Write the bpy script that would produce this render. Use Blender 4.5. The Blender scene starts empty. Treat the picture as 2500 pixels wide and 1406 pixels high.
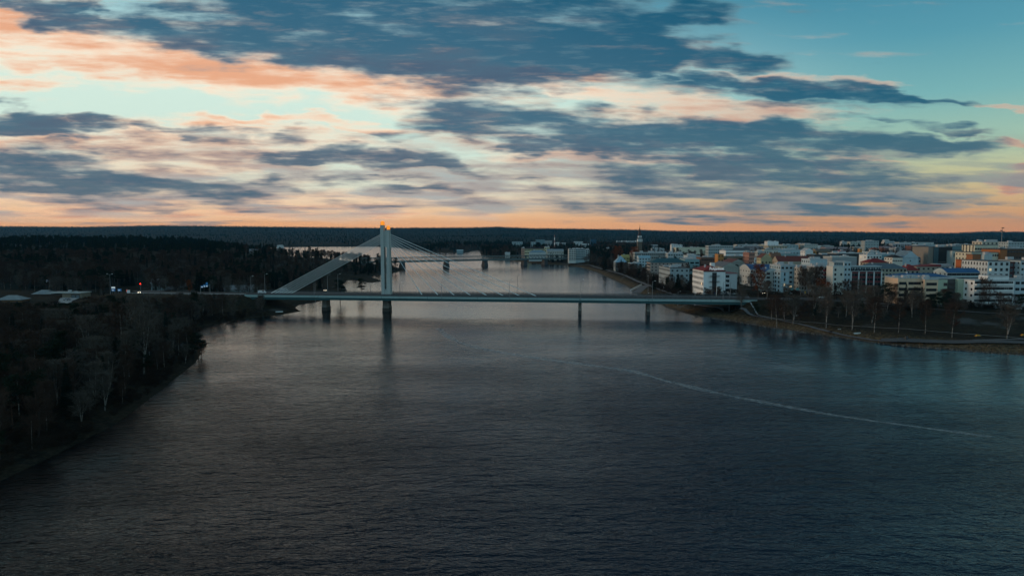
import bpy, math, random
import numpy as np
from mathutils import Vector, Matrix

random.seed(7)
rng = np.random.default_rng(7)
S = bpy.context.scene
COL = S.collection

# ------------------------------------------------------------------ camera
F = 1667.0            # focal length in photograph pixels (2500 wide)
PITCH = math.radians(4.46)
CAM_H = 50.0
cam_data = bpy.data.cameras.new('camera')
cam = bpy.data.objects.new('camera', cam_data)
COL.objects.link(cam)
cam.location = (0, 0, CAM_H)
cam.rotation_euler = (math.radians(90) - PITCH, 0, 0)
cam_data.sensor_width = 36.0
cam_data.lens = 36.0 * F / 2500.0
cam_data.clip_start = 0.5
cam_data.clip_end = 60000
S.camera = cam
cp, sp = math.cos(PITCH), math.sin(PITCH)


def ray(px, py):
    """world direction of a photograph pixel"""
    x = (px - 1250.0) / F
    v = (703.0 - py) / F
    return (x, cp + v * sp, -sp + v * cp)


def at_z(px, py, z=0.0):
    d = ray(px, py)
    t = (z - CAM_H) / d[2]
    return (d[0] * t, d[1] * t)


def at_d(px, py, D):
    d = ray(px, py)
    t = D / d[1]
    return (d[0] * t, D, CAM_H + d[2] * t)


def px_of(x, y, z):
    yy = y * cp - (z - CAM_H) * sp
    zz = y * sp + (z - CAM_H) * cp
    return 1250 + F * x / yy, 703 - F * zz / yy


def lin(r, g, b):
    f = lambda c: (c / 255.0 / 12.92) if c <= 10 else ((c / 255.0 + 0.055) / 1.055) ** 2.4
    return (f(r), f(g), f(b), 1.0)


# ------------------------------------------------------------------ node helper
class NT:
    def __init__(s, tree):
        s.t = tree
        s.n = tree.nodes
        s.l = tree.links
        s.flat = False

    def put(s, sock, v):
        if isinstance(v, bpy.types.NodeSocket):
            s.l.new(v, sock)
        elif v is not None:
            try:
                sock.default_value = v
            except Exception:
                sock.default_value = (v, v, v)

    def math(s, op, a, b=None, c=None, clamp=False):
        n = s.n.new('ShaderNodeMath'); n.operation = op; n.use_clamp = clamp
        s.put(n.inputs[0], a); s.put(n.inputs[1], b)
        if c is not None: s.put(n.inputs[2], c)
        return n.outputs[0]

    def vmath(s, op, a, b=None, scale=None):
        n = s.n.new('ShaderNodeVectorMath'); n.operation = op
        s.put(n.inputs[0], a)
        if b is not None: s.put(n.inputs[1], b)
        if scale is not None: s.put(n.inputs['Scale'], scale)
        return n.outputs['Value'] if op in ('LENGTH', 'DOT_PRODUCT', 'DISTANCE') else n.outputs['Vector']

    def comb(s, x, y, z=0.0):
        n = s.n.new('ShaderNodeCombineXYZ')
        s.put(n.inputs[0], x); s.put(n.inputs[1], y); s.put(n.inputs[2], z)
        return n.outputs[0]

    def sep(s, v):
        n = s.n.new('ShaderNodeSeparateXYZ'); s.put(n.inputs[0], v)
        return n.outputs[0], n.outputs[1], n.outputs[2]

    def mix(s, f, a, b, blend='MIX'):
        n = s.n.new('ShaderNodeMix'); n.data_type = 'RGBA'; n.blend_type = blend
        s.put(n.inputs['Factor'], f) if False else s.put(n.inputs[0], f)
        s.put(n.inputs[6], a); s.put(n.inputs[7], b)
        return n.outputs[2]

    def step(s, v, a, b, lo=0.0, hi=1.0, kind='SMOOTHSTEP'):
        n = s.n.new('ShaderNodeMapRange'); n.interpolation_type = kind
        s.put(n.inputs[0], v)
        n.inputs[1].default_value = a; n.inputs[2].default_value = b
        n.inputs[3].default_value = lo; n.inputs[4].default_value = hi
        return n.outputs[0]

    def noise(s, vec, scale, detail=4.0, rough=0.5, dist=0.0, out=0):
        n = s.n.new('ShaderNodeTexNoise')
        if s.flat: n.noise_dimensions = '2D'
        s.put(n.inputs['Vector'], vec); n.inputs['Scale'].default_value = scale
        n.inputs['Detail'].default_value = detail; n.inputs['Roughness'].default_value = rough
        n.inputs['Distortion'].default_value = dist
        return n.outputs[out]

    def mapping(s, vec, loc=(0, 0, 0), rot=(0, 0, 0), scale=(1, 1, 1), kind='POINT'):
        n = s.n.new('ShaderNodeMapping'); n.vector_type = kind
        s.put(n.inputs['Vector'], vec)
        n.inputs['Location'].default_value = loc
        n.inputs['Rotation'].default_value = rot
        n.inputs['Scale'].default_value = scale
        return n.outputs[0]

    def ramp(s, f, stops):
        n = s.n.new('ShaderNodeValToRGB')
        s.put(n.inputs[0], f)
        e = n.color_ramp.elements
        e[0].position, e[0].color = stops[0]
        e[1].position, e[1].color = stops[-1]
        for p, c in stops[1:-1]:
            k = e.new(p); k.color = c
        return n.outputs[0]


# ------------------------------------------------------------------ world
W = bpy.data.worlds.new('World')
S.world = W
W.cycles.sampling_method = 'MANUAL'
W.cycles.sample_map_resolution = 256
W.use_nodes = True
W.node_tree.nodes.clear()
g = NT(W.node_tree)
g.flat = True
tc = g.n.new('ShaderNodeTexCoord')
dirv = g.vmath('NORMALIZE', tc.outputs['Generated'])
dx, dy, dz = g.sep(dirv)
yc = g.math('MAXIMUM', dy, 0.08)
zc = g.math('MAXIMUM', dz, 0.0)
GX = g.math('DIVIDE', dx, yc)
GZ = g.math('DIVIDE', dz, yc)
# flat cloud deck seen in perspective
den = g.math('ADD', zc, 0.055)
Q = g.comb(g.math('DIVIDE', dx, den), g.math('DIVIDE', dy, den), 0.0)
wA = g.noise(g.mapping(Q, (3.1, 1.7, 0), (0, 0, 0.25), (0.55, 1.0, 1)), 1.0, 4, 0.5, out=1)
wB = g.noise(g.comb(g.math('MULTIPLY', GX, 4.0), g.math('MULTIPLY', GZ, 13.0), 2.0), 2.0, 4, 0.5, out=1)
warp = g.vmath('ADD', g.vmath('SCALE', g.vmath('SUBTRACT', wA, (0.5, 0.5, 0.5)), scale=0.05),
               g.vmath('MULTIPLY', g.vmath('SUBTRACT', wB, (0.5, 0.5, 0.5)), (0.16, 0.062, 0)))
warp = g.vmath('SCALE', warp, scale=g.step(GZ, 0.0, 0.10, 0.12, 1.0))
GW = g.vmath('ADD', g.comb(GX, GZ, 0.0), g.vmath('MULTIPLY', warp, (1, 1, 0)))


def blobs(vec0, items, acc0=None):
    # each blob waits for the one before it (the tiny term keeps the shader stack short)
    acc = None
    vec = vec0
    for it in items:
        prev = acc if acc is not None else acc0
        if prev is not None:
            vn = g.n.new('ShaderNodeVectorMath'); vn.operation = 'MULTIPLY_ADD'
            g.put(vn.inputs[0], prev); vn.inputs[1].default_value = (1e-7, 1e-7, 0); g.put(vn.inputs[2], vec0)
            vec = vn.outputs[0]
        cx, cy, rx, ry, rot = it[:5]
        w = it[5] if len(it) > 5 else 1.0
        d = ray(cx, cy)
        gx, gz = d[0] / d[1], d[2] / d[1]
        th = -math.radians(rot); ca, sa = math.cos(th), math.sin(th)
        RX, RY = rx * 1.12 / F, ry * 1.40 / F
        dv = g.vmath('SUBTRACT', vec, (gx, gz, 0))
        pp = g.vmath('DOT_PRODUCT', dv, (ca / RX, sa / RX, 0))
        qq = g.vmath('DOT_PRODUCT', dv, (-sa / RY, ca / RY, 0))
        r2 = g.math('MULTIPLY_ADD', pp, pp, g.math('MULTIPLY', qq, qq))
        f = g.step(r2, 2.5, 0.05, 0.0, w)
        acc = f if acc is None else g.math('MAXIMUM', acc, f)
    return acc


DARK = [
    (190, 38, 260, 22, 8), (560, 84, 260, 40, 8, 1.1), (780, 60, 300, 60, 3, 1.15), (1000, 115, 330, 52, 7, 1.25), (1120, 40, 420, 45, 0, 1.1),
    (1330, 120, 290, 60, -4, 1.25), (1560, 75, 170, 40, -14), (1750, 135, 150, 16, 5, .75),
    (60, 302, 140, 24, 4), (265, 304, 110, 16, 4, .9), (480, 322, 110, 14, 5, .85), (560, 345, 90, 10, 3, .7),
    (90, 425, 300, 40, 6), (360, 455, 270, 24, 4), (560, 470, 150, 12, 2, .8), (120, 365, 130, 12, 0, .7),
    (850, 385, 170, 20, 4, .95), (1070, 405, 160, 16, 6, .85), (660, 465, 80, 16, 2, .8), (930, 450, 140, 13, 4, .85), (700, 330, 90, 12, 5, .7),
    (960, 320, 90, 9, 3, .7), (1000, 335, 70, 12, 0, .7),
    (1180, 240, 130, 26, 4, .85), (1230, 300, 230, 32, 5), (1500, 322, 380, 34, 3), (1850, 338, 380, 32, 4), (2180, 352, 240, 17, 5),
    (1480, 366, 300, 17, 5), (1820, 398, 330, 24, 5), (1980, 402, 260, 16, 4, .9), (1990, 448, 260, 32, 3, .9), (1830, 465, 330, 28, 3, .8),
    (1760, 445, 360, 34, 3, .82), (1450, 478, 330, 20, 2, .68), (1660, 505, 420, 17, 2, .72), (2080, 508, 260, 12, 2, .85), (1350, 500, 260, 16, 1, .62), (1250, 455, 160, 12, 2, .6),
    (1950, 212, 230, 16, 6, .95), (1600, 204, 190, 13, 4, .8), (2150, 228, 110, 10, 6, .9), (2320, 239, 60, 6, 4, .6), (1930, 245, 170, 9, 4, .75), (2330, 318, 90, 9, 4, .85),
    (2150, 295, 120, 6, 4, .65), (2200, 520, 220, 6, 1, .7), (1900, 545, 420, 5, 1, .6),
    (2280, 492, 160, 6, 1, .6), (420, 545, 260, 4, 0, .55), (1050, 508, 220, 8, 1, .6), (500, 508, 300, 8, 0, .55),
]
PEACH = [
    (120, 78, 260, 42, 9), (400, 138, 330, 42, 11), (660, 185, 330, 36, 9), (950, 205, 290, 44, 6, .9), (1130, 200, 160, 40, 6, .85),
    (170, 150, 170, 36, 10, .85), (60, 215, 120, 18, 5, .8), (350, 190, 260, 20, 6, .7), (900, 245, 200, 22, 3, .6),
    (230, 345, 330, 36, 3, .8), (620, 345, 330, 34, 4, .8), (820, 300, 330, 10, 3, .8), (880, 385, 240, 22, 4, .8), (450, 400, 330, 22, 2, .8),
    (250, 495, 420, 22, 1, .85), (760, 492, 360, 18, 1, .8), (1150, 470, 260, 22, 2, .65), (520, 525, 600, 12, 0, .8),
    (1430, 225, 170, 24, 8, .95), (1700, 250, 290, 24, 5, .95), (1960, 190, 170, 12, 4, .75), (1600, 275, 220, 15, 3, .7), (1330, 200, 90, 16, 8, .7),
    (1450, 385, 230, 16, 5, .9), (1650, 405, 180, 13, 3, .85), (1690, 370, 140, 8, 4, .8), (2080, 395, 150, 8, 3, .8), (1300, 345, 140, 14, 5, .7),
    (1400, 440, 330, 20, 2, .55), (1550, 470, 300, 16, 1, .6), (2480, 370, 70, 9, 4, .95), (2490, 440, 60, 15, 2, .95), (2450, 255, 60, 6, 4, .7),
    (1200, 60, 120, 40, 0, .45), (2100, 480, 120, 5, 1, .5),
]
fd = blobs(GW, DARK)
fp = blobs(GW, PEACH, fd)
nb = g.noise(g.mapping(Q, (7.3, 0.4, 0), (0, 0, 0.3), (0.5, 1.15, 1)), 1.1, 6, 0.55)
nc = g.noise(g.comb(g.math('ADD', g.math('MULTIPLY', GX, 4.8), g.math('MULTIPLY', GZ, 4.0)), g.math('ADD', g.math('MULTIPLY', GZ, 21.0), g.math('MULTIPLY', GX, 0.8)), 5.0), 2.1, 6, 0.52)
nd = g.noise(g.comb(g.math('MULTIPLY', GX, 6.0), g.math('MULTIPLY', GZ, 44.0), 9.0), 2.6, 6, 0.6)
ne = g.noise(g.comb(g.math('MULTIPLY', GX, 3.2), g.math('ADD', g.math('MULTIPLY', GZ, 34.0), g.math('MULTIPLY', GX, 0.9)), 19.0), 1.9, 5, 0.5)
nmix = g.math('ADD', g.math('MULTIPLY', g.math('SUBTRACT', nb, 0.5), g.step(dz, 0.10, 0.24, 0.7, 1.15)),
              g.math('ADD', g.math('MULTIPLY', g.math('SUBTRACT', nc, 0.5), 1.1), g.math('MULTIPLY', g.math('SUBTRACT', nd, 0.5), 0.7)))
# unseen overhead cloud, added ahead to darken the water, kept thin behind for facades
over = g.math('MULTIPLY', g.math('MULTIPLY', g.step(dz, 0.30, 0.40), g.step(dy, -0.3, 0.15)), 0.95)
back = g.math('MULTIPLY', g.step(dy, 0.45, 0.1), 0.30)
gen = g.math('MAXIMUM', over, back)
# thin broken layer low over the horizon
low = g.math('MULTIPLY', g.math('MULTIPLY', g.step(GZ, 0.026, 0.045), g.step(GZ, 0.18, 0.12)), g.step(GX, 0.42, 0.10))
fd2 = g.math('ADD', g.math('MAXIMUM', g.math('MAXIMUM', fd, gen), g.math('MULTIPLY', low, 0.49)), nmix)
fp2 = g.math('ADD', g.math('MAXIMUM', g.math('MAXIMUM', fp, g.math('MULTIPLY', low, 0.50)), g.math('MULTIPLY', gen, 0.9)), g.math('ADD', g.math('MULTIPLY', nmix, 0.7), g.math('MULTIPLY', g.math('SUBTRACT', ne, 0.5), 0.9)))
cd = g.step(fd2, 0.22, 0.98)
cpk = g.step(fp2, 0.16, 1.0)
az = g.step(g.math('ADD', g.math('SUBTRACT', dx, g.math('MULTIPLY', g.math('MINIMUM', dy, 0.0), 0.9)), g.math('MULTIPLY', g.step(dz, 0.2, 0.45), 0.40)), -0.08, 0.52)
el = g.math('MAXIMUM', dz, 0.0)
left = g.ramp(el, [(0.0, lin(250, 178, 120)), (0.016, lin(253, 184, 124)), (0.032, lin(244, 198, 152)), (0.06, lin(222, 220, 198)),
                   (0.12, lin(204, 227, 214)), (0.20, lin(208, 232, 220)), (0.30, lin(130, 184, 198)), (0.42, lin(112, 134, 142)), (0.6, lin(62, 78, 86)), (1.0, lin(22, 38, 50))])
right = g.ramp(el, [(0.0, lin(228, 152, 96)), (0.02, lin(218, 158, 108)), (0.045, lin(206, 172, 128)), (0.075, lin(194, 190, 148)),
                    (0.115, lin(158, 190, 170)), (0.17, lin(118, 174, 176)), (0.24, lin(84, 150, 168)), (0.32, lin(62, 130, 156)), (0.5, lin(30, 92, 116)), (1.0, lin(12, 52, 74))])
clear = g.mix(az, left, right)
back_fill = g.ramp(el, [(0.0, lin(160, 186, 198)), (0.12, lin(162, 200, 214)), (0.4, lin(130, 184, 205)), (1.0, lin(52, 96, 116))])  # unseen sky behind the viewer, brightened to light the facades
clear = g.mix(g.step(dy, 0.15, -0.35), clear, back_fill)
sky_tex = g.n.new('ShaderNodeTexSky')
sky_tex.sky_type = 'NISHITA'
sky_tex.sun_disc = False
sky_tex.sun_elevation = math.radians(3.0)
sky_tex.sun_rotation = math.radians(-72.0)
clear = g.mix(0.06, clear, g.vmath('SCALE', sky_tex.outputs[0], scale=0.10))
elt = g.step(dz, 0.02, 0.20)
# sunlit undersides: deeper salmon where the sheet is thick, cream where it thins out
pdeep = g.mix(az, g.mix(elt, lin(240, 162, 112), lin(226, 160, 122)), g.mix(elt, lin(190, 128, 108), lin(160, 136, 132)))
plite = g.mix(az, g.mix(elt, lin(252, 208, 168), lin(250, 226, 200)), g.mix(elt, lin(208, 160, 128), lin(206, 182, 162)))
grey = g.mix(az, lin(146, 160, 166), lin(124, 140, 144))
peach = g.mix(g.step(g.math('ADD', fp2, g.math('MULTIPLY', g.math('SUBTRACT', nb, 0.5), 0.8)), 0.55, 1.25), plite, pdeep)
dcore = g.mix(az, g.mix(elt, lin(66, 94, 112), lin(36, 86, 114)), g.mix(elt, lin(70, 102, 118), lin(16, 80, 108)))
dedge = g.mix(az, g.mix(elt, lin(142, 140, 142), lin(118, 142, 152)), g.mix(elt, lin(112, 128, 134), lin(84, 124, 138)))
dwarm = g.mix(az, lin(168, 150, 140), lin(116, 122, 128))
dmid = g.mix(g.math('MULTIPLY', g.step(ne, 0.42, 0.68), g.step(dz, 0.34, 0.26)), dedge, dwarm)
dark = g.mix(g.step(fd2, 0.48, 1.10), dmid, dcore)
dark = g.mix(g.math('MULTIPLY', g.step(nd, 0.50, 0.75), 0.25), dark, dmid)
col = g.mix(g.math('MULTIPLY', cpk, 0.93), clear, peach)
col = g.mix(g.math('MULTIPLY', g.math('MULTIPLY', g.step(ne, 0.40, 0.64), g.step(GZ, 0.17, 0.07)), g.step(GZ, 0.014, 0.040, 0.05, 0.78)), col, grey)
col = g.mix(g.math('MULTIPLY', cd, g.step(dz, 0.30, 0.40, 0.93, 0.97)), col, g.mix(g.math('MULTIPLY', g.step(dz, 0.30, 0.46), g.step(dy, -0.1, 0.3)), dark, g.mix(az, lin(15, 28, 36), lin(4, 38, 58))))  # overhead cloud out of view deepened so the near river reflects dark
bg = g.n.new('ShaderNodeBackground')
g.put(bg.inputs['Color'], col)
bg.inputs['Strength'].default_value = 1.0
wo = g.n.new('ShaderNodeOutputWorld')
g.l.new(bg.outputs[0], wo.inputs['Surface'])

# ------------------------------------------------------------------ sun: afterglow from the left, just above the horizon
sd = bpy.data.lights.new('sun', 'SUN')
sd.energy = 1.0
sd.angle = math.radians(12)
sd.color = (1.0, 0.66, 0.42)
sun = bpy.data.objects.new('sun', sd)
COL.objects.link(sun)
sun.location = (-200, 0, 200)
_saz, _sel = math.radians(-80), math.radians(6)
sun.rotation_euler = Vector((math.sin(_saz) * math.cos(_sel), math.cos(_saz) * math.cos(_sel), math.sin(_sel))).to_track_quat('Z', 'Y').to_euler()

S.view_settings.view_transform = 'Standard'
S.view_settings.look = 'None'
S.view_settings.exposure = 0.16
S.view_settings.gamma = 1.0
S.view_settings.use_curve_mapping = False
S.render.engine = 'CYCLES'
S.cycles.max_bounces = 5
S.cycles.diffuse_bounces = 2
S.cycles.glossy_bounces = 2
S.cycles.volume_bounces = 0
S.cycles.transparent_max_bounces = 6
S.cycles.caustics_reflective = False
S.cycles.caustics_refractive = False
S.cycles.use_denoising = True
S.cycles.denoising_prefilter = 'ACCURATE'


# ------------------------------------------------------------------ materials
MATS = {}


def mat(name, col, rough=0.8, var=0.18, scale=0.35, metal=0.0, emit=0.0, spec=0.5, streak=False):
    if name in MATS:
        return MATS[name]
    m = bpy.data.materials.new(name)
    m.use_nodes = True
    n = NT(m.node_tree)
    p = m.node_tree.nodes['Principled BSDF']
    c = tuple(col[:3]) + (1.0,)
    if var > 0:
        geo = n.n.new('ShaderNodeNewGeometry')
        pos = geo.outputs['Position']
        if streak:
            pos = n.mapping(pos, scale=(1, 1, 0.22))
        f = n.noise(pos, scale, 5, 0.65)
        f2 = n.noise(pos, scale * 9, 3, 0.6)
        f = n.math('ADD', n.math('MULTIPLY', f, 0.7), n.math('MULTIPLY', f2, 0.3))
        f = n.step(f, 0.32, 0.68, kind='LINEAR')
        lo = tuple(x * (1 - var) for x in c[:3]) + (1.0,)
        hi = tuple(min(1, x * (1 + var)) for x in c[:3]) + (1.0,)
        n.put(p.inputs['Base Color'], n.mix(f, lo, hi))
    else:
        p.inputs['Base Color'].default_value = c
    p.inputs['Roughness'].default_value = rough
    p.inputs['Metallic'].default_value = metal
    p.inputs['Specular IOR Level'].default_value = spec
    if emit > 0:
        p.inputs['Emission Color'].default_value = c
        p.inputs['Emission Strength'].default_value = emit
    MATS[name] = m
    return m


# ------------------------------------------------------------------ mesh builder
class MB:
    def __init__(s):
        s.v, s.f, s.m = [], [], []

    def add(s, vs, fs, mi=0):
        o = len(s.v)
        s.v += [tuple(v) for v in vs]
        s.f += [tuple(i + o for i in f) for f in fs]
        s.m += [mi] * len(fs)

    def box(s, x0, x1, y0, y1, z0, z1, mi=0):
        s.add([(x0, y0, z0), (x1, y0, z0), (x1, y1, z0), (x0, y1, z0), (x0, y0, z1), (x1, y0, z1), (x1, y1, z1), (x0, y1, z1)],
              [(0, 3, 2, 1), (4, 5, 6, 7), (0, 1, 5, 4), (1, 2, 6, 5), (2, 3, 7, 6), (3, 0, 4, 7)], mi)

    def frustum(s, b, t, z0, z1, mi=0):
        """b, t = (x0,x1,y0,y1) rectangles"""
        s.add([(b[0], b[2], z0), (b[1], b[2], z0), (b[1], b[3], z0), (b[0], b[3], z0), (t[0], t[2], z1), (t[1], t[2], z1), (t[1], t[3], z1), (t[0], t[3], z1)],
              [(0, 3, 2, 1), (4, 5, 6, 7), (0, 1, 5, 4), (1, 2, 6, 5), (2, 3, 7, 6), (3, 0, 4, 7)], mi)

    def tube(s, p0, p1, r0, r1=None, n=6, mi=0, caps=True):
        r1 = r0 if r1 is None else r1
        a, b = Vector(p0), Vector(p1)
        d = (b - a).normalized()
        u = d.orthogonal().normalized(); w = d.cross(u)
        vs = []
        for p, r in ((a, r0), (b, r1)):
            for k in range(n):
                t = 2 * math.pi * k / n
                vs.append(p + (u * math.cos(t) + w * math.sin(t)) * r)
        fs = [(k, (k + 1) % n, n + (k + 1) % n, n + k) for k in range(n)]
        if caps:
            fs += [tuple(range(n - 1, -1, -1)), tuple(range(n, 2 * n))]
        s.add(vs, fs, mi)

    def extrude(s, prof, y0, y1, mi=0, axis='y'):
        """prof: list of (x,z), extruded along y (or along x when axis = 'x', profile then (y,z))"""
        n = len(prof)
        if axis == 'y':
            vs = [(x, y0, z) for x, z in prof] + [(x, y1, z) for x, z in prof]
        else:
            vs = [(y0, x, z) for x, z in prof] + [(y1, x, z) for x, z in prof]
        fs = [(k, (k + 1) % n, n + (k + 1) % n, n + k) for k in range(n)] + [tuple(range(n - 1, -1, -1)), tuple(range(n, 2 * n))]
        s.add(vs, fs, mi)

    def mesh(s, name, mats):
        me = bpy.data.meshes.new(name)
        me.from_pydata(s.v, [], s.f)
        for m in (mats if isinstance(mats, (list, tuple)) else [mats]):
            me.materials.append(m)
        if any(s.m):
            me.polygons.foreach_set('material_index', s.m)
        me.update()
        return me

    def obj(s, name, mats, parent=None, smooth=False):
        me = s.mesh(name, mats)
        if smooth:
            me.polygons.foreach_set('use_smooth', [True] * len(me.polygons))
        return link(name, me, parent)


def link(name, data, parent=None, loc=None, rot=None, scale=None):
    o = bpy.data.objects.new(name, data)
    COL.objects.link(o)
    if parent is not None:
        o.parent = parent
    if loc is not None: o.location = loc
    if rot is not None: o.rotation_euler = rot
    if scale is not None: o.scale = scale
    return o


def tag(o, label=None, cat=None, group=None, kind=None):
    if label: o['label'] = label
    if cat: o['category'] = cat
    if group: o['group'] = group
    if kind: o['kind'] = kind
    return o


def empty(name, loc, rz=0.0, label=None, cat=None, group=None):
    o = bpy.data.objects.new(name, None)
    COL.objects.link(o)
    o.location = loc
    o.rotation_euler = (0, 0, rz)
    o.empty_display_size = 1
    return tag(o, label, cat, group)


def copy_tree(src, loc, rz=0.0, scale=1.0, label=None, group=None, cat=None):
    r = src.copy(); COL.objects.link(r)
    r.location = loc; r.rotation_euler = (0, 0, rz); r.scale = (scale,) * 3 if not isinstance(scale, tuple) else scale
    tag(r, label, cat, group)
    for ch in src.children:
        c = ch.copy(); COL.objects.link(c); c.parent = r
        for gc in ch.children:
            d = gc.copy(); COL.objects.link(d); d.parent = c
    return r


def pyobj(name, V, T, mats, parent=None, mi=None, smooth=False):
    """numpy verts, triangles/quads"""
    me = bpy.data.meshes.new(name)
    V = np.asarray(V, dtype=np.float32); T = np.asarray(T, dtype=np.int32)
    k = T.shape[1]
    me.vertices.add(len(V)); me.vertices.foreach_set('co', V.ravel())
    me.loops.add(T.size); me.loops.foreach_set('vertex_index', T.ravel())
    me.polygons.add(len(T)); me.polygons.foreach_set('loop_start', np.arange(0, T.size, k, dtype=np.int32))
    if smooth:
        me.polygons.foreach_set('use_smooth', np.ones(len(T), dtype=bool))
    for m in (mats if isinstance(mats, (list, tuple)) else [mats]):
        me.materials.append(m)
    if mi is not None:
        me.polygons.foreach_set('material_index', mi)
    me.update(calc_edges=True)
    return link(name, me, parent) if parent is not False else me


# ------------------------------------------------------------------ land and water
def px_list(pts):
    return [at_z(*p) for p in pts]


SHORE = [(-200, -500), (-135, 0), (-112, 90)] + px_list([
    (0, 1175), (100, 1128), (200, 1078), (272, 1040), (292, 1028), (330, 1000), (390, 955), (440, 915), (478, 885), (492, 862),
    (494, 845), (482, 818), (468, 802), (520, 792), (580, 783), (640, 773), (690, 768), (735, 760), (722, 752), (728, 745), (770, 738), (815, 728), (838, 716),
    (846, 706), (838, 694), (846, 684), (868, 684), (900, 690), (929, 688), (930, 684), (905, 676), (925, 670), (960, 667), (987, 660), (978, 655), (955, 650),
    (940, 646), (900, 645), (830, 643), (770, 640), (700, 632), (650, 620), (610, 611), (600, 606), (645, 604), (780, 602.5), (935, 602),
    (1000, 608), (1050, 616), (1100, 617.5), (1146, 616), (1152, 612), (1170, 611), (1174, 622), (1200, 630), (1260, 638), (1300, 643),
    (1340, 646), (1390, 648), (1420, 654), (1455, 664), (1490, 680), (1530, 698), (1550, 712), (1580, 728), (1608, 741), (1640, 755),
    (1700, 771), (1780, 783), (1870, 798), (2000, 817), (2130, 836), (2220, 846), (2330, 854), (2430, 863), (2500, 867)]) + [
    (250, 262), (330, 200), (400, 0), (420, -500)]
SH = np.array(SHORE)


def sdf(X, Y):
    """distance to the shore, positive on land"""
    X = np.asarray(X, float); Y = np.asarray(Y, float)
    best = np.full(X.shape, 1e18)
    inside = np.zeros(X.shape, bool)
    n = len(SH)
    for i in range(n):
        ax, ay = SH[i]; bx, by = SH[(i + 1) % n]
        ex, ey = bx - ax, by - ay
        L2 = ex * ex + ey * ey
        t = np.clip(((X - ax) * ex + (Y - ay) * ey) / L2, 0, 1)
        d = (X - ax - t * ex) ** 2 + (Y - ay - t * ey) ** 2
        best = np.minimum(best, d)
        if ay != by:
            c = ((ay > Y) != (by > Y)) & (X < (bx - ax) * (Y - ay) / (by - ay) + ax)
            inside ^= c
    d = np.sqrt(best)
    return np.where(inside, -d, d)


def vnoise(x, y, seed=0):
    """cheap smooth value noise"""
    xi = np.floor(x).astype(np.int64); yi = np.floor(y).astype(np.int64)
    fx = x - xi; fy = y - yi
    fx = fx * fx * (3 - 2 * fx); fy = fy * fy * (3 - 2 * fy)

    def h(a, b):
        k = (a * 374761393 + b * 668265263 + seed * 1442695041) & 0x7fffffff
        k = ((k ^ (k >> 13)) * 1274126177) & 0x7fffffff
        return (k ^ (k >> 16)) % 65536 / 65535.0
    return (h(xi, yi) * (1 - fx) + h(xi + 1, yi) * fx) * (1 - fy) + (h(xi, yi + 1) * (1 - fx) + h(xi + 1, yi + 1) * fx) * fy


def smooth(a, b, x):
    t = np.clip((x - a) / (b - a), 0, 1)
    return t * t * (3 - 2 * t)


BR0 = np.array([-82.0, 446.0]); BU = np.array([0.9937, -0.1123]); BN = np.array([0.1123, 0.9937])
DECK_Z = 10.9
SKYX = [-900, 0, 200, 400, 650, 930, 1060, 1150, 1217, 1300, 1420, 1480, 1560, 1650, 1800, 2000, 2150, 2250, 2330, 2400, 2500, 3400]
SKYY = [556, 555, 556, 552.5, 555, 558, 557.5, 557, 555.5, 559, 560, 561.5, 563, 566, 566.5, 567, 569, 570.5, 570.5, 567, 568.5, 569]


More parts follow.
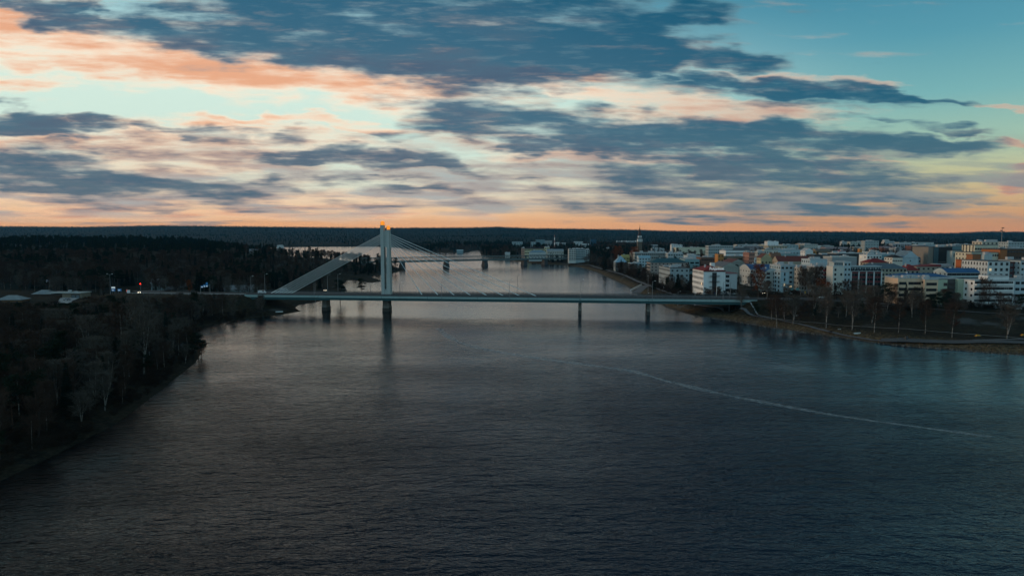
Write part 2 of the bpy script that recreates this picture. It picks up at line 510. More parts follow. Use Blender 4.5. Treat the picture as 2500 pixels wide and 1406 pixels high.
def height(X, Y):
    X = np.asarray(X, float); Y = np.asarray(Y, float)
    s = sdf(X, Y)
    rightb = X > (Y * 0.12 - 40)
    n1 = vnoise(X / 9, Y / 9, 1) - 0.5
    n2 = vnoise(X / 60, Y / 60, 2) - 0.5
    n3 = vnoise(X / 2.7, Y / 2.7, 3) - 0.5
    up = Y > 445 - 0.113 * (X + 82)
    zr = np.where(up, np.clip(s, 0, 14) * 0.32 + np.clip(s - 14, 0, 40) * 0.09, np.clip(s, 0, 9) * 0.24 + np.clip(s - 9, 0, 80) * 0.072)
    zl = np.clip(s, 0, 10) * 0.16 + np.clip(s - 10, 0, 70) * 0.055
    z = np.where(rightb, zr, zl)
    z = z + n1 * 0.5 * smooth(0, 6, s) + n3 * 0.25 * smooth(0, 2, s) + n2 * 1.2 * smooth(10, 80, s)
    z = z + smooth(450, 2200, Y) * 4.0 * (s > 0) * smooth(0, 200, s)
    # wooded rise on the left
    z = z + 25.0 * np.exp(-(((X + 950) / 520) ** 2 + ((Y - 1350) / 600) ** 2)) * smooth(0, 200, s)
    z = z + 10.0 * np.exp(-(((X + 420) / 200) ** 2 + ((Y - 900) / 300) ** 2)) * smooth(0, 120, s)
    # approach embankments of the near bridge
    rx = X - BR0[0]; ry = Y - BR0[1]
    bs = rx * BU[0] + ry * BU[1]; bn = np.abs(rx * BN[0] + ry * BN[1])
    emb = (1 - smooth(13.5, 34, bn)) * np.where(bs < 0, smooth(-76, -92, bs) * (1 - smooth(-560, -700, bs) * 0.7), smooth(206, 224, bs) * (1 - smooth(262, 330, bs)))
    emb = np.where(bs > 0, (1 - smooth(13.0, 21, bn)) * smooth(216, 230, bs) * (1 - smooth(262, 330, bs)), emb)
    emb = np.where(bs < 0, np.where(bs < -76, (1 - smooth(13.5, 34, bn)) * np.clip((-76 - bs) / 16, 0, 1) * (1 - smooth(186, 204, -bs)), 0), emb)
    tgt = DECK_Z - 0.55
    z = np.where(s > 0, z * (1 - emb) + tgt * emb, z)
    # hills on the skyline
    pxs = 1250 + F * X / np.maximum(Y, 50)
    top = np.interp(pxs, SKYX, SKYY)
    HD = 9000.0
    hz = CAM_H + (573 - top) / F * HD
    base = 10.0
    ramp = smooth(2700, HD, Y)
    rough = (vnoise(X / 900, Y / 700, 5) - 0.5) * 26 + (vnoise(X / 350, Y / 260, 6) - 0.5) * 10
    hill = (hz - base) * ramp + rough * np.sin(np.clip(ramp, 0, 1) * math.pi) * 1.0
    hill = np.where(Y > HD, (hz - base) * (1 - smooth(HD + 600, 13500, Y) * 0.6), hill)
    z = z + np.where(Y > 2700, hill, 0) * smooth(0, 300, s)
    return np.where(s > 0, z + 0.02, np.maximum(-3.0, s * 0.15 - 0.15))


def hz1(x, y):
    return float(height(np.array([x]), np.array([y]))[0])


rows = np.concatenate([np.linspace(20, 90, 8)[:-1], np.exp(np.linspace(math.log(90), math.log(620), 300)), np.exp(np.linspace(math.log(626), math.log(13500), 330))])
cols = np.concatenate([np.linspace(-3.2, -0.86, 50)[:-1], np.linspace(-0.86, 0.86, 520), np.linspace(0.86, 3.2, 50)[1:]])
TX = np.outer(rows, cols); TY = np.repeat(rows[:, None], len(cols), 1)
# never wider than the haze box
TX = np.clip(TX, -14500, 14500)
TZ = height(TX, TY)
TV = np.stack([TX, TY, TZ], -1).reshape(-1, 3)
nr, ncol = TX.shape
ii = (np.arange(nr - 1)[:, None] * ncol + np.arange(ncol - 1)[None, :]).ravel()
TQ = np.stack([ii, ii + 1, ii + ncol + 1, ii + ncol], -1)
zz = TZ.ravel()
keep = (zz[TQ].max(1) > -2.9)
TQ = TQ[keep]

gm = bpy.data.materials.new('land')
gm.use_nodes = True
n = NT(gm.node_tree)
p = gm.node_tree.nodes['Principled BSDF']
geo = n.n.new('ShaderNodeNewGeometry')
pos = geo.outputs['Position']
px_, py_, pz_ = n.sep(pos)
a1 = n.noise(pos, 0.05, 6, 0.6)
a2 = n.noise(pos, 0.6, 6, 0.65)
a3 = n.noise(pos, 0.0035, 5, 0.6)
grass = n.mix(n.step(a1, 0.4, 0.62), (0.012, 0.013, 0.010, 1), (0.032, 0.026, 0.016, 1))
grass = n.mix(n.step(a2, 0.42, 0.7), grass, (0.050, 0.040, 0.026, 1))
bank = n.mix(n.step(a2, 0.35, 0.65), (0.05, 0.035, 0.02, 1), (0.17, 0.125, 0.075, 1))
shore_f = n.math('MULTIPLY', n.step(pz_, 3.4, 1.0), n.step(px_, -40, 40))
land = n.mix(shore_f, grass, bank)
stone = n.mix(n.step(n.noise(pos, 1.6, 4, 0.7), 0.45, 0.6), (0.03, 0.027, 0.022, 1), (0.14, 0.13, 0.12, 1))
land = n.mix(n.math('MULTIPLY', n.math('MULTIPLY', n.step(pz_, 0.9, 0.25), 0.7), n.step(px_, -60, 20, 0.12, 1.0)), land, stone)
frost = n.math('MULTIPLY', n.step(n.noise(pos, 0.028, 5, 0.55), 0.60, 0.68), 0.55)
land = n.mix(frost, land, (0.13, 0.145, 0.15, 1))
forest = n.mix(n.step(a3, 0.35, 0.65), (0.008, 0.015, 0.013, 1), (0.014, 0.023, 0.019, 1))
forest = n.mix(n.step(n.noise(pos, 0.02, 5, 0.7), 0.5, 0.72), forest, (0.020, 0.030, 0.026, 1))
land = n.mix(n.math('MAXIMUM', n.step(py_, 1900, 2700), n.step(px_, -250, -420)), land, forest)
n.put(p.inputs['Base Color'], land)
p.inputs['Roughness'].default_value = 0.95
p.inputs['Specular IOR Level'].default_value = 0.1
bmp = n.n.new('ShaderNodeBump'); bmp.inputs['Distance'].default_value = 0.6; bmp.inputs['Strength'].default_value = 0.8
n.put(bmp.inputs['Height'], a2); n.l.new(bmp.outputs[0], p.inputs['Normal'])
terrain = pyobj('terrain', TV, TQ, gm, smooth=True)
tag(terrain, 'wooded river banks and low hills round the river', kind='structure')

# water: one sheet to the horizon
wm = bpy.data.materials.new('river_water')
wm.use_nodes = True
n = NT(wm.node_tree)
p = wm.node_tree.nodes['Principled BSDF']
geo = n.n.new('ShaderNodeNewGeometry')
pos = geo.outputs['Position']
px_, py_, pz_ = n.sep(pos)
p.inputs['IOR'].default_value = 1.40
wn = n.noise(n.mapping(pos, scale=(0.010, 0.022, 1)), 1.0, 4, 0.6)
edge = n.math('ADD', py_, n.math('ADD', n.math('MULTIPLY', px_, 0.13), n.math('MULTIPLY', n.math('SUBTRACT', wn, 0.5), 26.0)))
calm = n.step(edge, 392, 416)                 # wind-ruffled this side of the bridge, smoother current beyond
far = n.step(py_, 500, 1400)
w1 = n.noise(n.mapping(pos, rot=(0, 0, math.radians(-28)), scale=(0.34, 0.85, 1)), 0.95, 3, 0.55, 0.35)
w2 = n.noise(n.mapping(pos, rot=(0, 0, math.radians(20)), scale=(0.55, 1.25, 1)), 1.9, 3, 0.6, 0.5)
w3 = n.noise(n.mapping(pos, rot=(0, 0, math.radians(-8)), scale=(0.9, 1.6, 1)), 3.0, 2, 0.5)
swell = n.noise(n.mapping(pos, rot=(0, 0, math.radians(-20)), scale=(0.5, 1, 1)), 0.11, 2, 0.5)
gust = n.noise(n.mapping(pos, rot=(0, 0, math.radians(-15)), scale=(0.5, 1, 1)), 0.018, 4, 0.6)
h = n.math('ADD', n.math('MULTIPLY', w1, 0.46), n.math('ADD', n.math('MULTIPLY', w2, 0.17), n.math('MULTIPLY', w3, 0.05)))
w0 = n.noise(n.mapping(pos, rot=(0, 0, math.radians(-24)), scale=(0.38, 1.0, 1)), 0.34, 3, 0.5, 0.4)
h = n.math('ADD', h, n.math('ADD', n.math('MULTIPLY', swell, 0.8), n.math('MULTIPLY', w0, 0.9)))
amp = n.math('MULTIPLY', n.step(gust, 0.32, 0.68, 0.55, 1.3), n.math('SUBTRACT', 1.0, n.math('MULTIPLY', calm, 0.40)))
amp = n.math('MULTIPLY', amp, n.math('SUBTRACT', 1.0, n.math('MULTIPLY', far, 0.5)))
amp = n.math('MULTIPLY', amp, n.step(py_, 100, 330, 1.0, 0.23))
b = n.n.new('ShaderNodeBump'); b.inputs['Distance'].default_value = 1.0
n.put(b.inputs['Strength'], amp); n.put(b.inputs['Height'], h)
n.l.new(b.outputs[0], p.inputs['Normal'])
n.put(p.inputs['Roughness'], n.math('ADD', 0.035, n.math('MULTIPLY', calm, 0.10)))
n.put(p.inputs['Base Color'], n.mix(n.step(px_, -110, 70), (0.002, 0.005, 0.006, 1), (0.001, 0.018, 0.038, 1)))
m = MB()
m.add([(-14800, -2000, 0), (14800, -2000, 0), (14800, 13900, 0), (-14800, 13900, 0)], [(0, 1, 2, 3)])
water = m.obj('river_water', wm)
tag(water, 'wide dark river with small wind ripples', kind='structure')


# ribbons laid on the ground
def ribbon(name, pts, width, m, lift=0.14, label=None, kind='structure', step=3.0, zfix=None, jit=0.0, cat=None):
    P = [np.array(q, float) for q in pts]
    out = []
    for a, b2 in zip(P[:-1], P[1:]):
        k = max(1, int(np.linalg.norm(b2 - a) / step))
        for j in range(k):
            out.append(a + (b2 - a) * j / k)
    out.append(P[-1])
    Q_ = np.array(out)
    for _ in range(6):
        Q_[1:-1] = (Q_[:-2] + Q_[1:-1] * 2 + Q_[2:]) / 4
    T = np.gradient(Q_, axis=0); T /= np.linalg.norm(T, axis=1)[:, None] + 1e-9
    Nn = np.stack([-T[:, 1], T[:, 0]], 1)
    wv = np.full(len(Q_), width / 2.0) * (1 + jit * (vnoise(np.arange(len(Q_)) * 0.3, np.zeros(len(Q_)), 9) - 0.5))
    nx = 5
    V = []
    for k in range(nx):
        o = (k / (nx - 1) * 2 - 1)
        E = Q_ + Nn * (wv * o)[:, None]
        z = height(E[:, 0], E[:, 1]) if zfix is None else np.full(len(E), zfix)
        V.append(np.column_stack([E, z]))
    V = np.array(V)
    if zfix is None:
        zm = V[:, :, 2].max(0)
        V[:, :, 2] = V[:, :, 2] * 0.35 + zm[None, :] * 0.65 + lift
    else:
        V[:, :, 2] += lift
    n_ = len(Q_)
    Vf = V.reshape(-1, 3)
    q = []
    for k in range(nx - 1):
        a = k * n_ + np.arange(n_ - 1)
        q.append(np.stack([a, a + 1, a + n_ + 1, a + n_], 1))
    o = pyobj(name, Vf, np.concatenate(q), m)
    return tag(o, label, cat, kind=kind)


M_asph = mat('asphalt', (0.055, 0.058, 0.062), 0.85, 0.2, 0.3)
M_path = mat('gravel_path', (0.12, 0.125, 0.135), 0.9, 0.25, 0.5)
M_path2 = mat('pale_kerb_stone', (0.30, 0.30, 0.30), 0.9, 0.2, 0.5)
M_frost = mat('frosted_gravel', (0.33, 0.35, 0.36), 0.9, 0.45, 0.4)
gz = lambda lst, z: [at_z(a, b_, z) for a, b_ in lst]
ribbon('riverside_path', gz([(1642, 738), (1700, 750), (1760, 760), (1870, 775), (1950, 790), (2000, 800), (2060, 810), (2130, 821), (2200, 828), (2330, 832), (2500, 833), (2700, 834)], 2.6), 2.2, M_path, label='pale riverside path curving along the right bank')
ribbon('park_path', gz([(1805, 755), (1850, 762), (1900, 772), (2000, 782), (2130, 795), (2250, 803), (2350, 811), (2500, 822)], 4.5), 0.8, M_path2, label='thin pale path edge across the lawn of the park')
ribbon('promenade', gz([(1400, 641), (1440, 646), (1480, 657), (1520, 669), (1560, 686), (1600, 702), (1650, 720), (1690, 733)], 5.0), 3.2, M_path, label='pale promenade along the upstream right bank')
ribbon('car_park_lane', gz([(2200, 757), (2290, 765), (2360, 771), (2440, 775), (2560, 780)], 6.0), 3.0, M_path, label='pale lane below the white flats', jit=0.8)
ribbon('park_lane', gz([(2095, 752), (2130, 755), (2190, 760)], 6.0), 3.5, M_path, label='short pale lane under the bare trees', jit=0.8)
ribbon('boat_ramp', [at_z(1553, 716, 0.2), at_z(1562, 706, 2.5), at_z(1580, 695, 5)], 8.0, M_path, label='pale boat ramp down to the river above the bridge')
ribbon('snowy_yard', [at_z(152, 752, 3.5), at_z(172, 741, 3.5), at_z(180, 738, 3.5)], 9.0, M_frost, label='frosted yard below the flat roofed house', jit=0.9)
FOAM = bpy.data.materials.new('foam')
FOAM.use_nodes = True
n = NT(FOAM.node_tree)
p = FOAM.node_tree.nodes['Principled BSDF']
geo = n.n.new('ShaderNodeNewGeometry')
p.inputs['Base Color'].default_value = (0.60, 0.66, 0.68, 1); p.inputs['Roughness'].default_value = 0.5
n.put(p.inputs['Alpha'], n.step(n.noise(n.mapping(geo.outputs['Position'], rot=(0, 0, 0.6), scale=(0.5, 1.0, 1)), 0.8, 4, 0.6), 0.25, 0.70, 0.06, 0.42))
fl = [(1072, 802), (1085, 815), (1110, 832), (1150, 845), (1200, 856), (1270, 868), (1340, 879), (1420, 889), (1500, 899), (1560, 908), (1610, 926), (1700, 948), (1800, 970), (1900, 988), (2000, 1008), (2150, 1030), (2300, 1050), (2420, 1066)]
ribbon('foam_streak', gz(fl, 0.0), 3.2, FOAM, lift=0.03, label='faint curved foam line drifting over the dark river', kind='stuff', zfix=0.0, jit=1.2)


# ------------------------------------------------------------------ the near cable-stayed bridge
M_conc = mat('bridge_concrete', (0.42, 0.46, 0.44), 0.8, 0.14, 0.25, streak=True)
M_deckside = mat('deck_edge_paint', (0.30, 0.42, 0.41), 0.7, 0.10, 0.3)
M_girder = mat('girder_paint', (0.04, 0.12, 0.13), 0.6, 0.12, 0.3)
M_pier = mat('weathered_pier', (0.26, 0.25, 0.22), 0.9, 0.25, 0.35, streak=True)
M_wetpier = mat('wet_pier', (0.07, 0.065, 0.055), 0.7, 0.3, 0.4)
M_cable = mat('cable_sheath', (0.82, 0.88, 0.88), 0.45, 0.05, 1.0)
M_rail = mat('rail_paint', (0.045, 0.06, 0.065), 0.6, 0.1, 1.0)
M_steel = mat('galvanised_steel', (0.20, 0.22, 0.23), 0.5, 0.1, 1.0)
M_white = mat('white_paint', (0.78, 0.78, 0.76), 0.6, 0.06, 0.6)
M_walk = mat('footway_asphalt', (0.10, 0.105, 0.11), 0.85, 0.2, 0.4)
M_amber = mat('amber_lamp_glass', (1.0, 0.30, 0.02), 0.3, 0.0, emit=0.85)
M_glass = mat('window_glass', (0.012, 0.018, 0.022), 0.12, 0.3, 0.15, spec=0.5)
M_glass2 = mat('blue_glass', (0.03, 0.07, 0.095), 0.12, 0.2, 0.2)

BANG = math.atan2(BU[1], BU[0])
br = empty('cable_stayed_bridge', (BR0[0], BR0[1], 0), BANG, 'pale concrete cable stayed bridge with one twin legged amber topped pylon', 'bridge')
SL, SR = -92.0, 232.0
HW = 12.2
m = MB()
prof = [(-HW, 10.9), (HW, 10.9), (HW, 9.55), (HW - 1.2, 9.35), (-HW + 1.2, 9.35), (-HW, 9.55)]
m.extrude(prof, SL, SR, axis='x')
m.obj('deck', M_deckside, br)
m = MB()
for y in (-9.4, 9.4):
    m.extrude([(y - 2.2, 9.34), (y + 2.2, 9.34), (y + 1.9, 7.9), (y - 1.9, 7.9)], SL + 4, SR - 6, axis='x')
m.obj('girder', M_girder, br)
m = MB(); m.box(SL, SR, -8.6, 8.6, 10.906, 10.93); m.obj('road_surface', M_asph, br)
for sy in (-1, 1):
    m = MB(); a_, b_ = sorted((sy * 8.7, sy * 11.9)); m.box(SL, SR, a_, b_, 10.9, 11.03); m.obj('footway', M_walk, br)
m = MB()
for sy in (-1, 1):
    for x in np.arange(SL, SR, 12):
        m.box(x, x + 6, sy * 4.3 - .07, sy * 4.3 + .07, 10.932, 10.936)
    m.box(SL, SR, sy * 8.2 - .08, sy * 8.2 + .08, 10.932, 10.936)
o = m.obj('lane_marking', M_white, br); o['kind'] = 'stuff'
# railings: outer two and the kerb guard rails
for y, hh in ((-12.05, 1.25), (12.05, 1.25), (-8.65, 0.85), (8.65, 0.85)):
    m = MB()
    z0 = 10.9 if abs(y) > 12 else 11.03
    m.box(SL, SR, y - .06, y + .06, z0 + hh - .10, z0 + hh)
    m.box(SL, SR, y - .03, y + .03, z0 + hh * .55, z0 + hh * .55 + .10)
    if abs(y) > 12:
        m.box(SL, SR, y - .03, y + .03, z0 + .18, z0 + .28)
        for x in np.arange(SL, SR, .45):
            m.box(x, x + .05, y - .02, y + .02, z0 + .28, z0 + hh - .1)
    r = m.obj('railing', M_rail, br)
    m = MB()
    for x in np.arange(SL, SR, 3.0):
        m.box(x - .08, x + .08, y - .07, y + .07, z0, z0 + hh + .12)
    o = m.obj('railing_post', M_rail, r); o['kind'] = 'stuff'
# drain stains and construction joints as small proud plates
for sx in (-42, 0.0, 30, 62, 94, 126, 168, 205):
    m = MB(); m.box(sx - .12, sx + .12, -HW - .02, -HW, 9.6, 10.88); m.obj('deck_joint', M_girder, br)

# pylon: two tapering legs, plate between them above, foot below, amber caps
def leg(name, x0b, x1b, x0t, x1t, zt, zb=10.95, dy=(2.5, 1.9)):
    m = MB()
    m.frustum((x0b, x1b, -dy[0], dy[0]), (x0t, x1t, -dy[1], dy[1]), zb, zt)
    # shallow groove lines on the face that is seen
    return m.obj('pylon_leg', M_conc, br)


leg('pylon_leg', -2.95, -0.85, -3.35, -1.15, 56.0)
leg('pylon_leg', 0.55, 2.95, 0.75, 2.45, 53.1)
m = MB(); m.frustum((-1.12, 0.72, -1.3, 1.3), (-1.16, 0.76, -1.2, 1.2), 41.9, 52.6); m.obj('pylon_web', M_conc, br)
m = MB(); m.frustum((-0.86, 0.56, -2.2, 2.2), (-0.86, 0.56, -2.1, 2.1), 10.95, 14.6); m.obj('pylon_foot', M_conc, br)
for i, (a_, b_, z0) in enumerate(((-3.28, -1.22, 56.02), (0.8, 2.4, 53.12))):
    m = MB()
    m.frustum((a_, b_, -1.1, 1.1), (a_ + .05, b_ - .05, -1.05, 1.05), z0, z0 + 2.2)
    m.frustum((a_ + .05, b_ - .05, -1.05, 1.05), (a_ + .5, b_ - .5, -.4, .4), z0 + 2.2, z0 + 2.75)
    c = m.obj('lamp_cap', M_amber, br)
    m = MB()
    for x in (a_ - .06, (a_ + b_) / 2 - .05, b_ - .04):
        m.box(x, x + .10, -1.16, -1.08, z0, z0 + 2.25)
        m.box(x, x + .10, 1.08, 1.16, z0, z0 + 2.25)
    m.box(a_ - .06, b_ + .06, -1.15, 1.15, z0 - .01, z0 + .12)
    m.obj('cap_frame', mat('cap_frame_metal', (0.10, 0.05, 0.02), 0.5, 0.1), c)
m = MB(); m.box(-1.0, 0.6, -.5, .5, 39.6, 39.75); m.obj('pylon_rung', M_steel, br)
# stays
ztops = [50.2, 49.1, 47.9, 46.8, 45.6, 44.4]
for k in range(6):
    xb = -79.5 + k * 2.75
    for yy in (0.0,):
        m = MB(); m.tube((xb, yy, 11.0), (-3.2, yy, ztops[k]), .16, n=6); m.obj('stay_cable', M_cable, br)
    m = MB(); m.tube((xb - .3, 0, 10.95), (xb + 3.6, 0, 10.95 + 3.6 * (ztops[k] - 11) / (-3.2 - xb)), .30, n=6); m.obj('cable_anchor', M_cable, br)
zt2 = [50.2, 49.0, 47.8, 46.6, 45.5, 44.4, 43.4, 42.5]
for k in range(8):
    xb = 97.8 - k * 10.65
    for yy in (0.0,):
        m = MB(); m.tube((xb, yy, 11.0), (2.7, yy, zt2[k]), .17, n=6); m.obj('stay_cable', M_cable, br)
    s_ = (zt2[k] - 11) / (2.7 - xb)
    m = MB(); m.tube((xb + .3, 0, 10.9), (xb - 3.0, 0, 10.9 - 3.3 * s_), .30, n=6); m.obj('cable_anchor', M_cable, br)
# piers
def pier(s, hw, hl, wide):
    m = MB()
    m.frustum((s - hw * 1.0, s + hw * 1.0, -hl, hl), (s - hw * .96, s + hw * .96, -hl, hl), 3.6, 9.32)
    m.frustum((s - hw * wide, s + hw * wide, -hl - .3, hl + .3), (s - hw, s + hw, -hl, hl), 2.4, 3.6)
    o = m.obj('pier', M_pier, br)
    m = MB(); m.box(s - hw * wide, s + hw * wide, -hl - .3, hl + .3, -2.5, 2.4)
    m.obj('pier_footing', M_pier if wide > 1.15 else M_wetpier, o)
    m = MB(); m.box(s - hw * wide - .02, s + hw * wide + .02, -hl - .32, hl + .32, -1.5, .9)
    m.obj('waterline_stain', M_wetpier, o)


pier(-41.5, 1.55, 3.2, 1.14)
pier(0.0, 2.0, 3.2, 1.10)
pier(126.0, 1.0, 5.0, 1.04)
pier(168.5, 1.0, 5.0, 1.04)
for s_, w_ in ((SL + 2, 4), (SR - 6, 4)):
    m = MB(); m.box(s_ - w_ / 2, s_ + w_ / 2, -11, 11, 2.0, 9.33); m.obj('abutment', M_pier, br)


def bpt(s, nrm, z):
    return (BR0[0] + BU[0] * s + BN[0] * nrm, BR0[1] + BU[1] * s + BN[1] * nrm, z)


# approach roads on the embankments
ribbon('approach_road', [bpt(-91, 0, 0)[:2], bpt(-150, 0, 0)[:2], bpt(-168, 3, 0)[:2], bpt(-184, 18, 0)[:2], bpt(-196, 48, 0)[:2], bpt(-204, 100, 0)[:2], bpt(-206, 170, 0)[:2]], 15, M_asph, label='asphalt approach road on the left bank', lift=0.25)
ribbon('city_street', [bpt(230, 0, 0)[:2], bpt(262, 3, 0)[:2], bpt(285, 24, 0)[:2], bpt(290, 70, 0)[:2], bpt(298, 150, 0)[:2]], 15, M_asph, label='city street leading from the bridge end between the flats', lift=0.25)
ribbon('riverside_street', [bpt(262, 0, 0)[:2], bpt(300, -6, 0)[:2], bpt(400, -8, 0)[:2], bpt(520, -10, 0)[:2]], 11, M_asph, label='riverside street in front of the flats', lift=0.2)

# guard rail along the left approach, pale
m = MB()
for k in range(21):
    s0, s1 = -92 - k * 4, -92 - (k + 1) * 4
    a_ = bpt(s0, -10, 0); b_ = bpt(s1, -10, 0)
    za, zb = max(hz1(a_[0], a_[1]), 9.5), max(hz1(b_[0], b_[1]), 9.5)
    m.tube((a_[0], a_[1], za + .75), (b_[0], b_[1], zb + .75), .17, n=4)
    m.box(a_[0] - .08, a_[0] + .08, a_[1] - .08, a_[1] + .08, za - .6, za + .8)
gr = m.obj('guard_rail', mat('rail_galvanised', (0.42, 0.44, 0.44), 0.5, 0.2, 0.2))
tag(gr, 'long pale steel guard rail along the left bank approach road', 'guard rail')


# street lamps
def lamp_proto(h, arm, double=False):
    root = empty('street_lamp', (0, 0, 0), 0, cat='street lamp')
    m = MB(); m.tube((0, 0, 0), (0, 0, h), .16, .09, n=6); m.obj('pole', M_steel, root)
    for sgn in ((-1, 1) if double else (1,)):
        m = MB(); m.tube((0, 0, h - .05), (sgn * arm, 0, h + .35), .075, .06, n=5); m.obj('arm', M_steel, root)
        m = MB(); m.frustum((sgn * arm - .45, sgn * arm + .45, -.2, .2), (sgn * arm - .3, sgn * arm + .3, -.12, .12), h + .28, h + .48); m.obj('lamp_head', M_white, root)
    return root


bridge_lamps = [(-44.5, -12.3, 12.6), (-2.0, 12.6, 11.5), (39.2, -12.3, 12.0), (82.3, -12.3, 12.0), (126.6, -12.3, 12.8), (170, -12.3, 12.2), (5.0, 12.6, 7), (-38, 12.6, 12.2), (212, -12.3, 12)]
wh = ['beside the left river pier', 'just behind the pylon', 'right of the pylon', 'at mid span', 'above the slender third pier', 'above the rightmost river pier', 'short one behind the pylon legs', 'on the far edge left of the pylon', 'at the right end of the deck']
lp = lamp_proto(12, 1.6)
first = True
for (s_, n_, h_), w_ in zip(bridge_lamps, wh):
    x, y, z = bpt(s_, n_, 9.4 if n_ < 0 else 10.9)
    lab = 'grey street lamp on the bridge ' + w_
    if first:
        lp.location = (x, y, z); lp.rotation_euler = (0, 0, BANG); lp.scale = (1, 1, h_ / 12); tag(lp, lab, group='street lamps'); first = False
    else:
        copy_tree(lp, (x, y, z), BANG, (1, 1, h_ / 12), lab, 'street lamps')
for pxb, pyb, pyt, w_ in ((613, 717, 675, 'left of the back stay anchors'), (647, 712, 670, 'behind the back stay anchors'), (800, 712, 671, 'right of the car headlights on the bridge'),
                          (979, 712, 697, 'right of the pylon on the far edge'), (905, 712, 694, 'left of the pylon on the far edge'),
                          (1264, 712, 671, 'paired with the mid span lamp')):
    D = BR0[1] + 13
    x, y, z = at_d(pxb, pyb, D)
    h_ = at_d(pxb, pyt, D)[2] - 10.6
    copy_tree(lp, (x, y - (0 if pxb > 660 else 0), 10.6), BANG, (1, 1, h_ / 12), 'slim street lamp ' + w_, 'street lamps')
lp2 = lamp_proto(11, 1.7, True)
lp2.name = 'double_street_lamp'
x, y = at_z(270, 722, 8.5)
lp2.location = (x, y, hz1(x, y) - .1); lp2.scale = (1, 1, 1.25)
tag(lp2, 'double armed street lamp above the blue and white signs', group='street lamps')
# flag poles
fpole = None
for s_, n_, h_, lab in ((61, 12.8, 12.5, 'bare thin mast on the far edge of the bridge right of the pylon'),):
    m = MB(); x, y, z = bpt(s_, n_, 10.9); m.tube((0, 0, 0), (0, 0, h_), .1, .06, n=6)
    m.box(-.25, .25, -.05, .05, h_ * .35, h_ * .35 + .15)
    o = m.obj('mast', M_steel); o.location = (x, y, z); tag(o, lab, 'mast')

# ------------------------------------------------------------------ the far truss bridge
M_truss = mat('truss_paint', (0.10, 0.14, 0.145), 0.6, 0.1, 0.3)
M_stone = mat('dark_stone_pier', (0.055, 0.06, 0.062), 0.9, 0.3, 0.4)
tp0 = np.array(at_z(1090, 652)); tp1 = np.array(at_z(1330, 646))
tu = (tp1 - tp0); tl = np.linalg.norm(tu); tu /= tl
TANG = math.atan2(tu[1], tu[0])
tr = empty('truss_bridge', (tp0[0], tp0[1], 0), TANG, 'long dark green steel truss bridge farther up the river', 'bridge')
piers = []
for pxp, pyp in ((985, 655), (1090, 652), (1188, 650), (1283, 647.5), (1330, 646)):
    q = np.array(at_z(pxp, pyp)) - tp0
    piers.append(float(q @ tu))
T0, T1 = piers[0] - 62, piers[-1] + 62
ZB, ZT = 9.8, 16.4
m = MB()
m.box(T0, T1, -5.0, 5.0, ZB - 1.2, ZB); m.obj('deck', M_truss, tr)
for y in (-4.8, 4.8):
    for z, hh in ((ZB + .05, 1.1), (ZT - .9, .9)):
        m = MB(); m.box(T0, T1, y - .3, y + .3, z, z + hh); m.obj('chord', M_truss, tr)
panel = 6.35
npan = int((T1 - T0) / panel)
md = MB(); md.tube((0, 0, 0), (panel / 2, 0, ZT - ZB - 1.2), .26, n=4); dmesh = md.mesh('diagonal', M_truss)
mv = MB(); mv.box(-.14, .14, -.14, .14, 0, ZT - ZB - 1.2); vmesh = mv.mesh('vertical', M_truss)
for y in (-4.8, 4.8):
    for k in range(npan):
        x = T0 + k * panel
        link('diagonal', dmesh, tr, (x, y, ZB + .7))
        link('diagonal', dmesh, tr, (x + panel, y, ZB + .7), scale=(-1, 1, 1))
        if k % 2 == 0:
            link('vertical', vmesh, tr, (x, y, ZB + .7))
for q in piers:
    m = MB()
    m.frustum((q - 4.2, q + 3.0, -6, 6), (q - 2.6, q + 2.4, -4.6, 4.6), -2, ZB - 1.3)
    m.add([(q + 3.0, -6, -2), (q + 5.5, 0, -2), (q + 3.0, 6, -2), (q + 2.4, -4.6, ZB - 2)], [(0, 1, 3), (1, 2, 3), (0, 3, 2)])
    m.obj('pier', M_stone, tr)
for q in (T0, T1):
    m = MB(); m.box(q - 3, q + 3, -6.5, 6.5, 0, ZB - 1.25); m.obj('abutment', M_stone, tr)
m = MB(); m.tube((0, 0, 0), (0, 0, 9), .2, .12, n=5); m.box(-.6, .6, -.1, .1, 7.5, 7.8)
x, y, z = at_d(1086, 625, 1045)


# ------------------------------------------------------------------ buildings
def wallmat(rgb):
    nm = 'render_%02d_%02d_%02d' % tuple(int(c * 99) for c in rgb)
    return mat(nm, rgb, 0.85, 0.10, 0.4, streak=True)


def roofmat(rgb):
    return mat('roofing_%02d_%02d_%02d' % tuple(int(c * 99) for c in rgb), rgb, 0.7, 0.22, 0.25)


M_frame = mat('window_frame', (0.5, 0.5, 0.48), 0.6, 0.0)
M_dframe = mat('dark_frame', (0.05, 0.05, 0.05), 0.6, 0.0)
M_lit = mat('lit_window', (1.0, 0.75, 0.42), 0.5, 0.0, emit=0.45)
M_vent = mat('roof_plant', (0.45, 0.46, 0.47), 0.6, 0.15, 0.5)


def unit_window(frame, glass):
    m = MB()   # 1 x 1, facing -y, origin at centre
    m.box(-.5, .5, -.012, .02, -.5, .5, 1)
    for a in ((-.5, .5, -.5, -.44), (-.5, .5, .44, .5)):
        m.box(a[0], a[1], -.05, -.013, a[2], a[3], 0)
    for a in ((-.5, -.45), (.45, .5), (-.03, .03)):
        m.box(a[0], a[1], -.05, -.013, -.44, .44, 0)
    return m.mesh('window', [frame, glass])


WM = {'light': unit_window(M_frame, M_glass), 'dark': unit_window(M_dframe, M_glass), 'blue': unit_window(M_frame, M_glass2), 'lit': unit_window(M_frame, M_lit)}


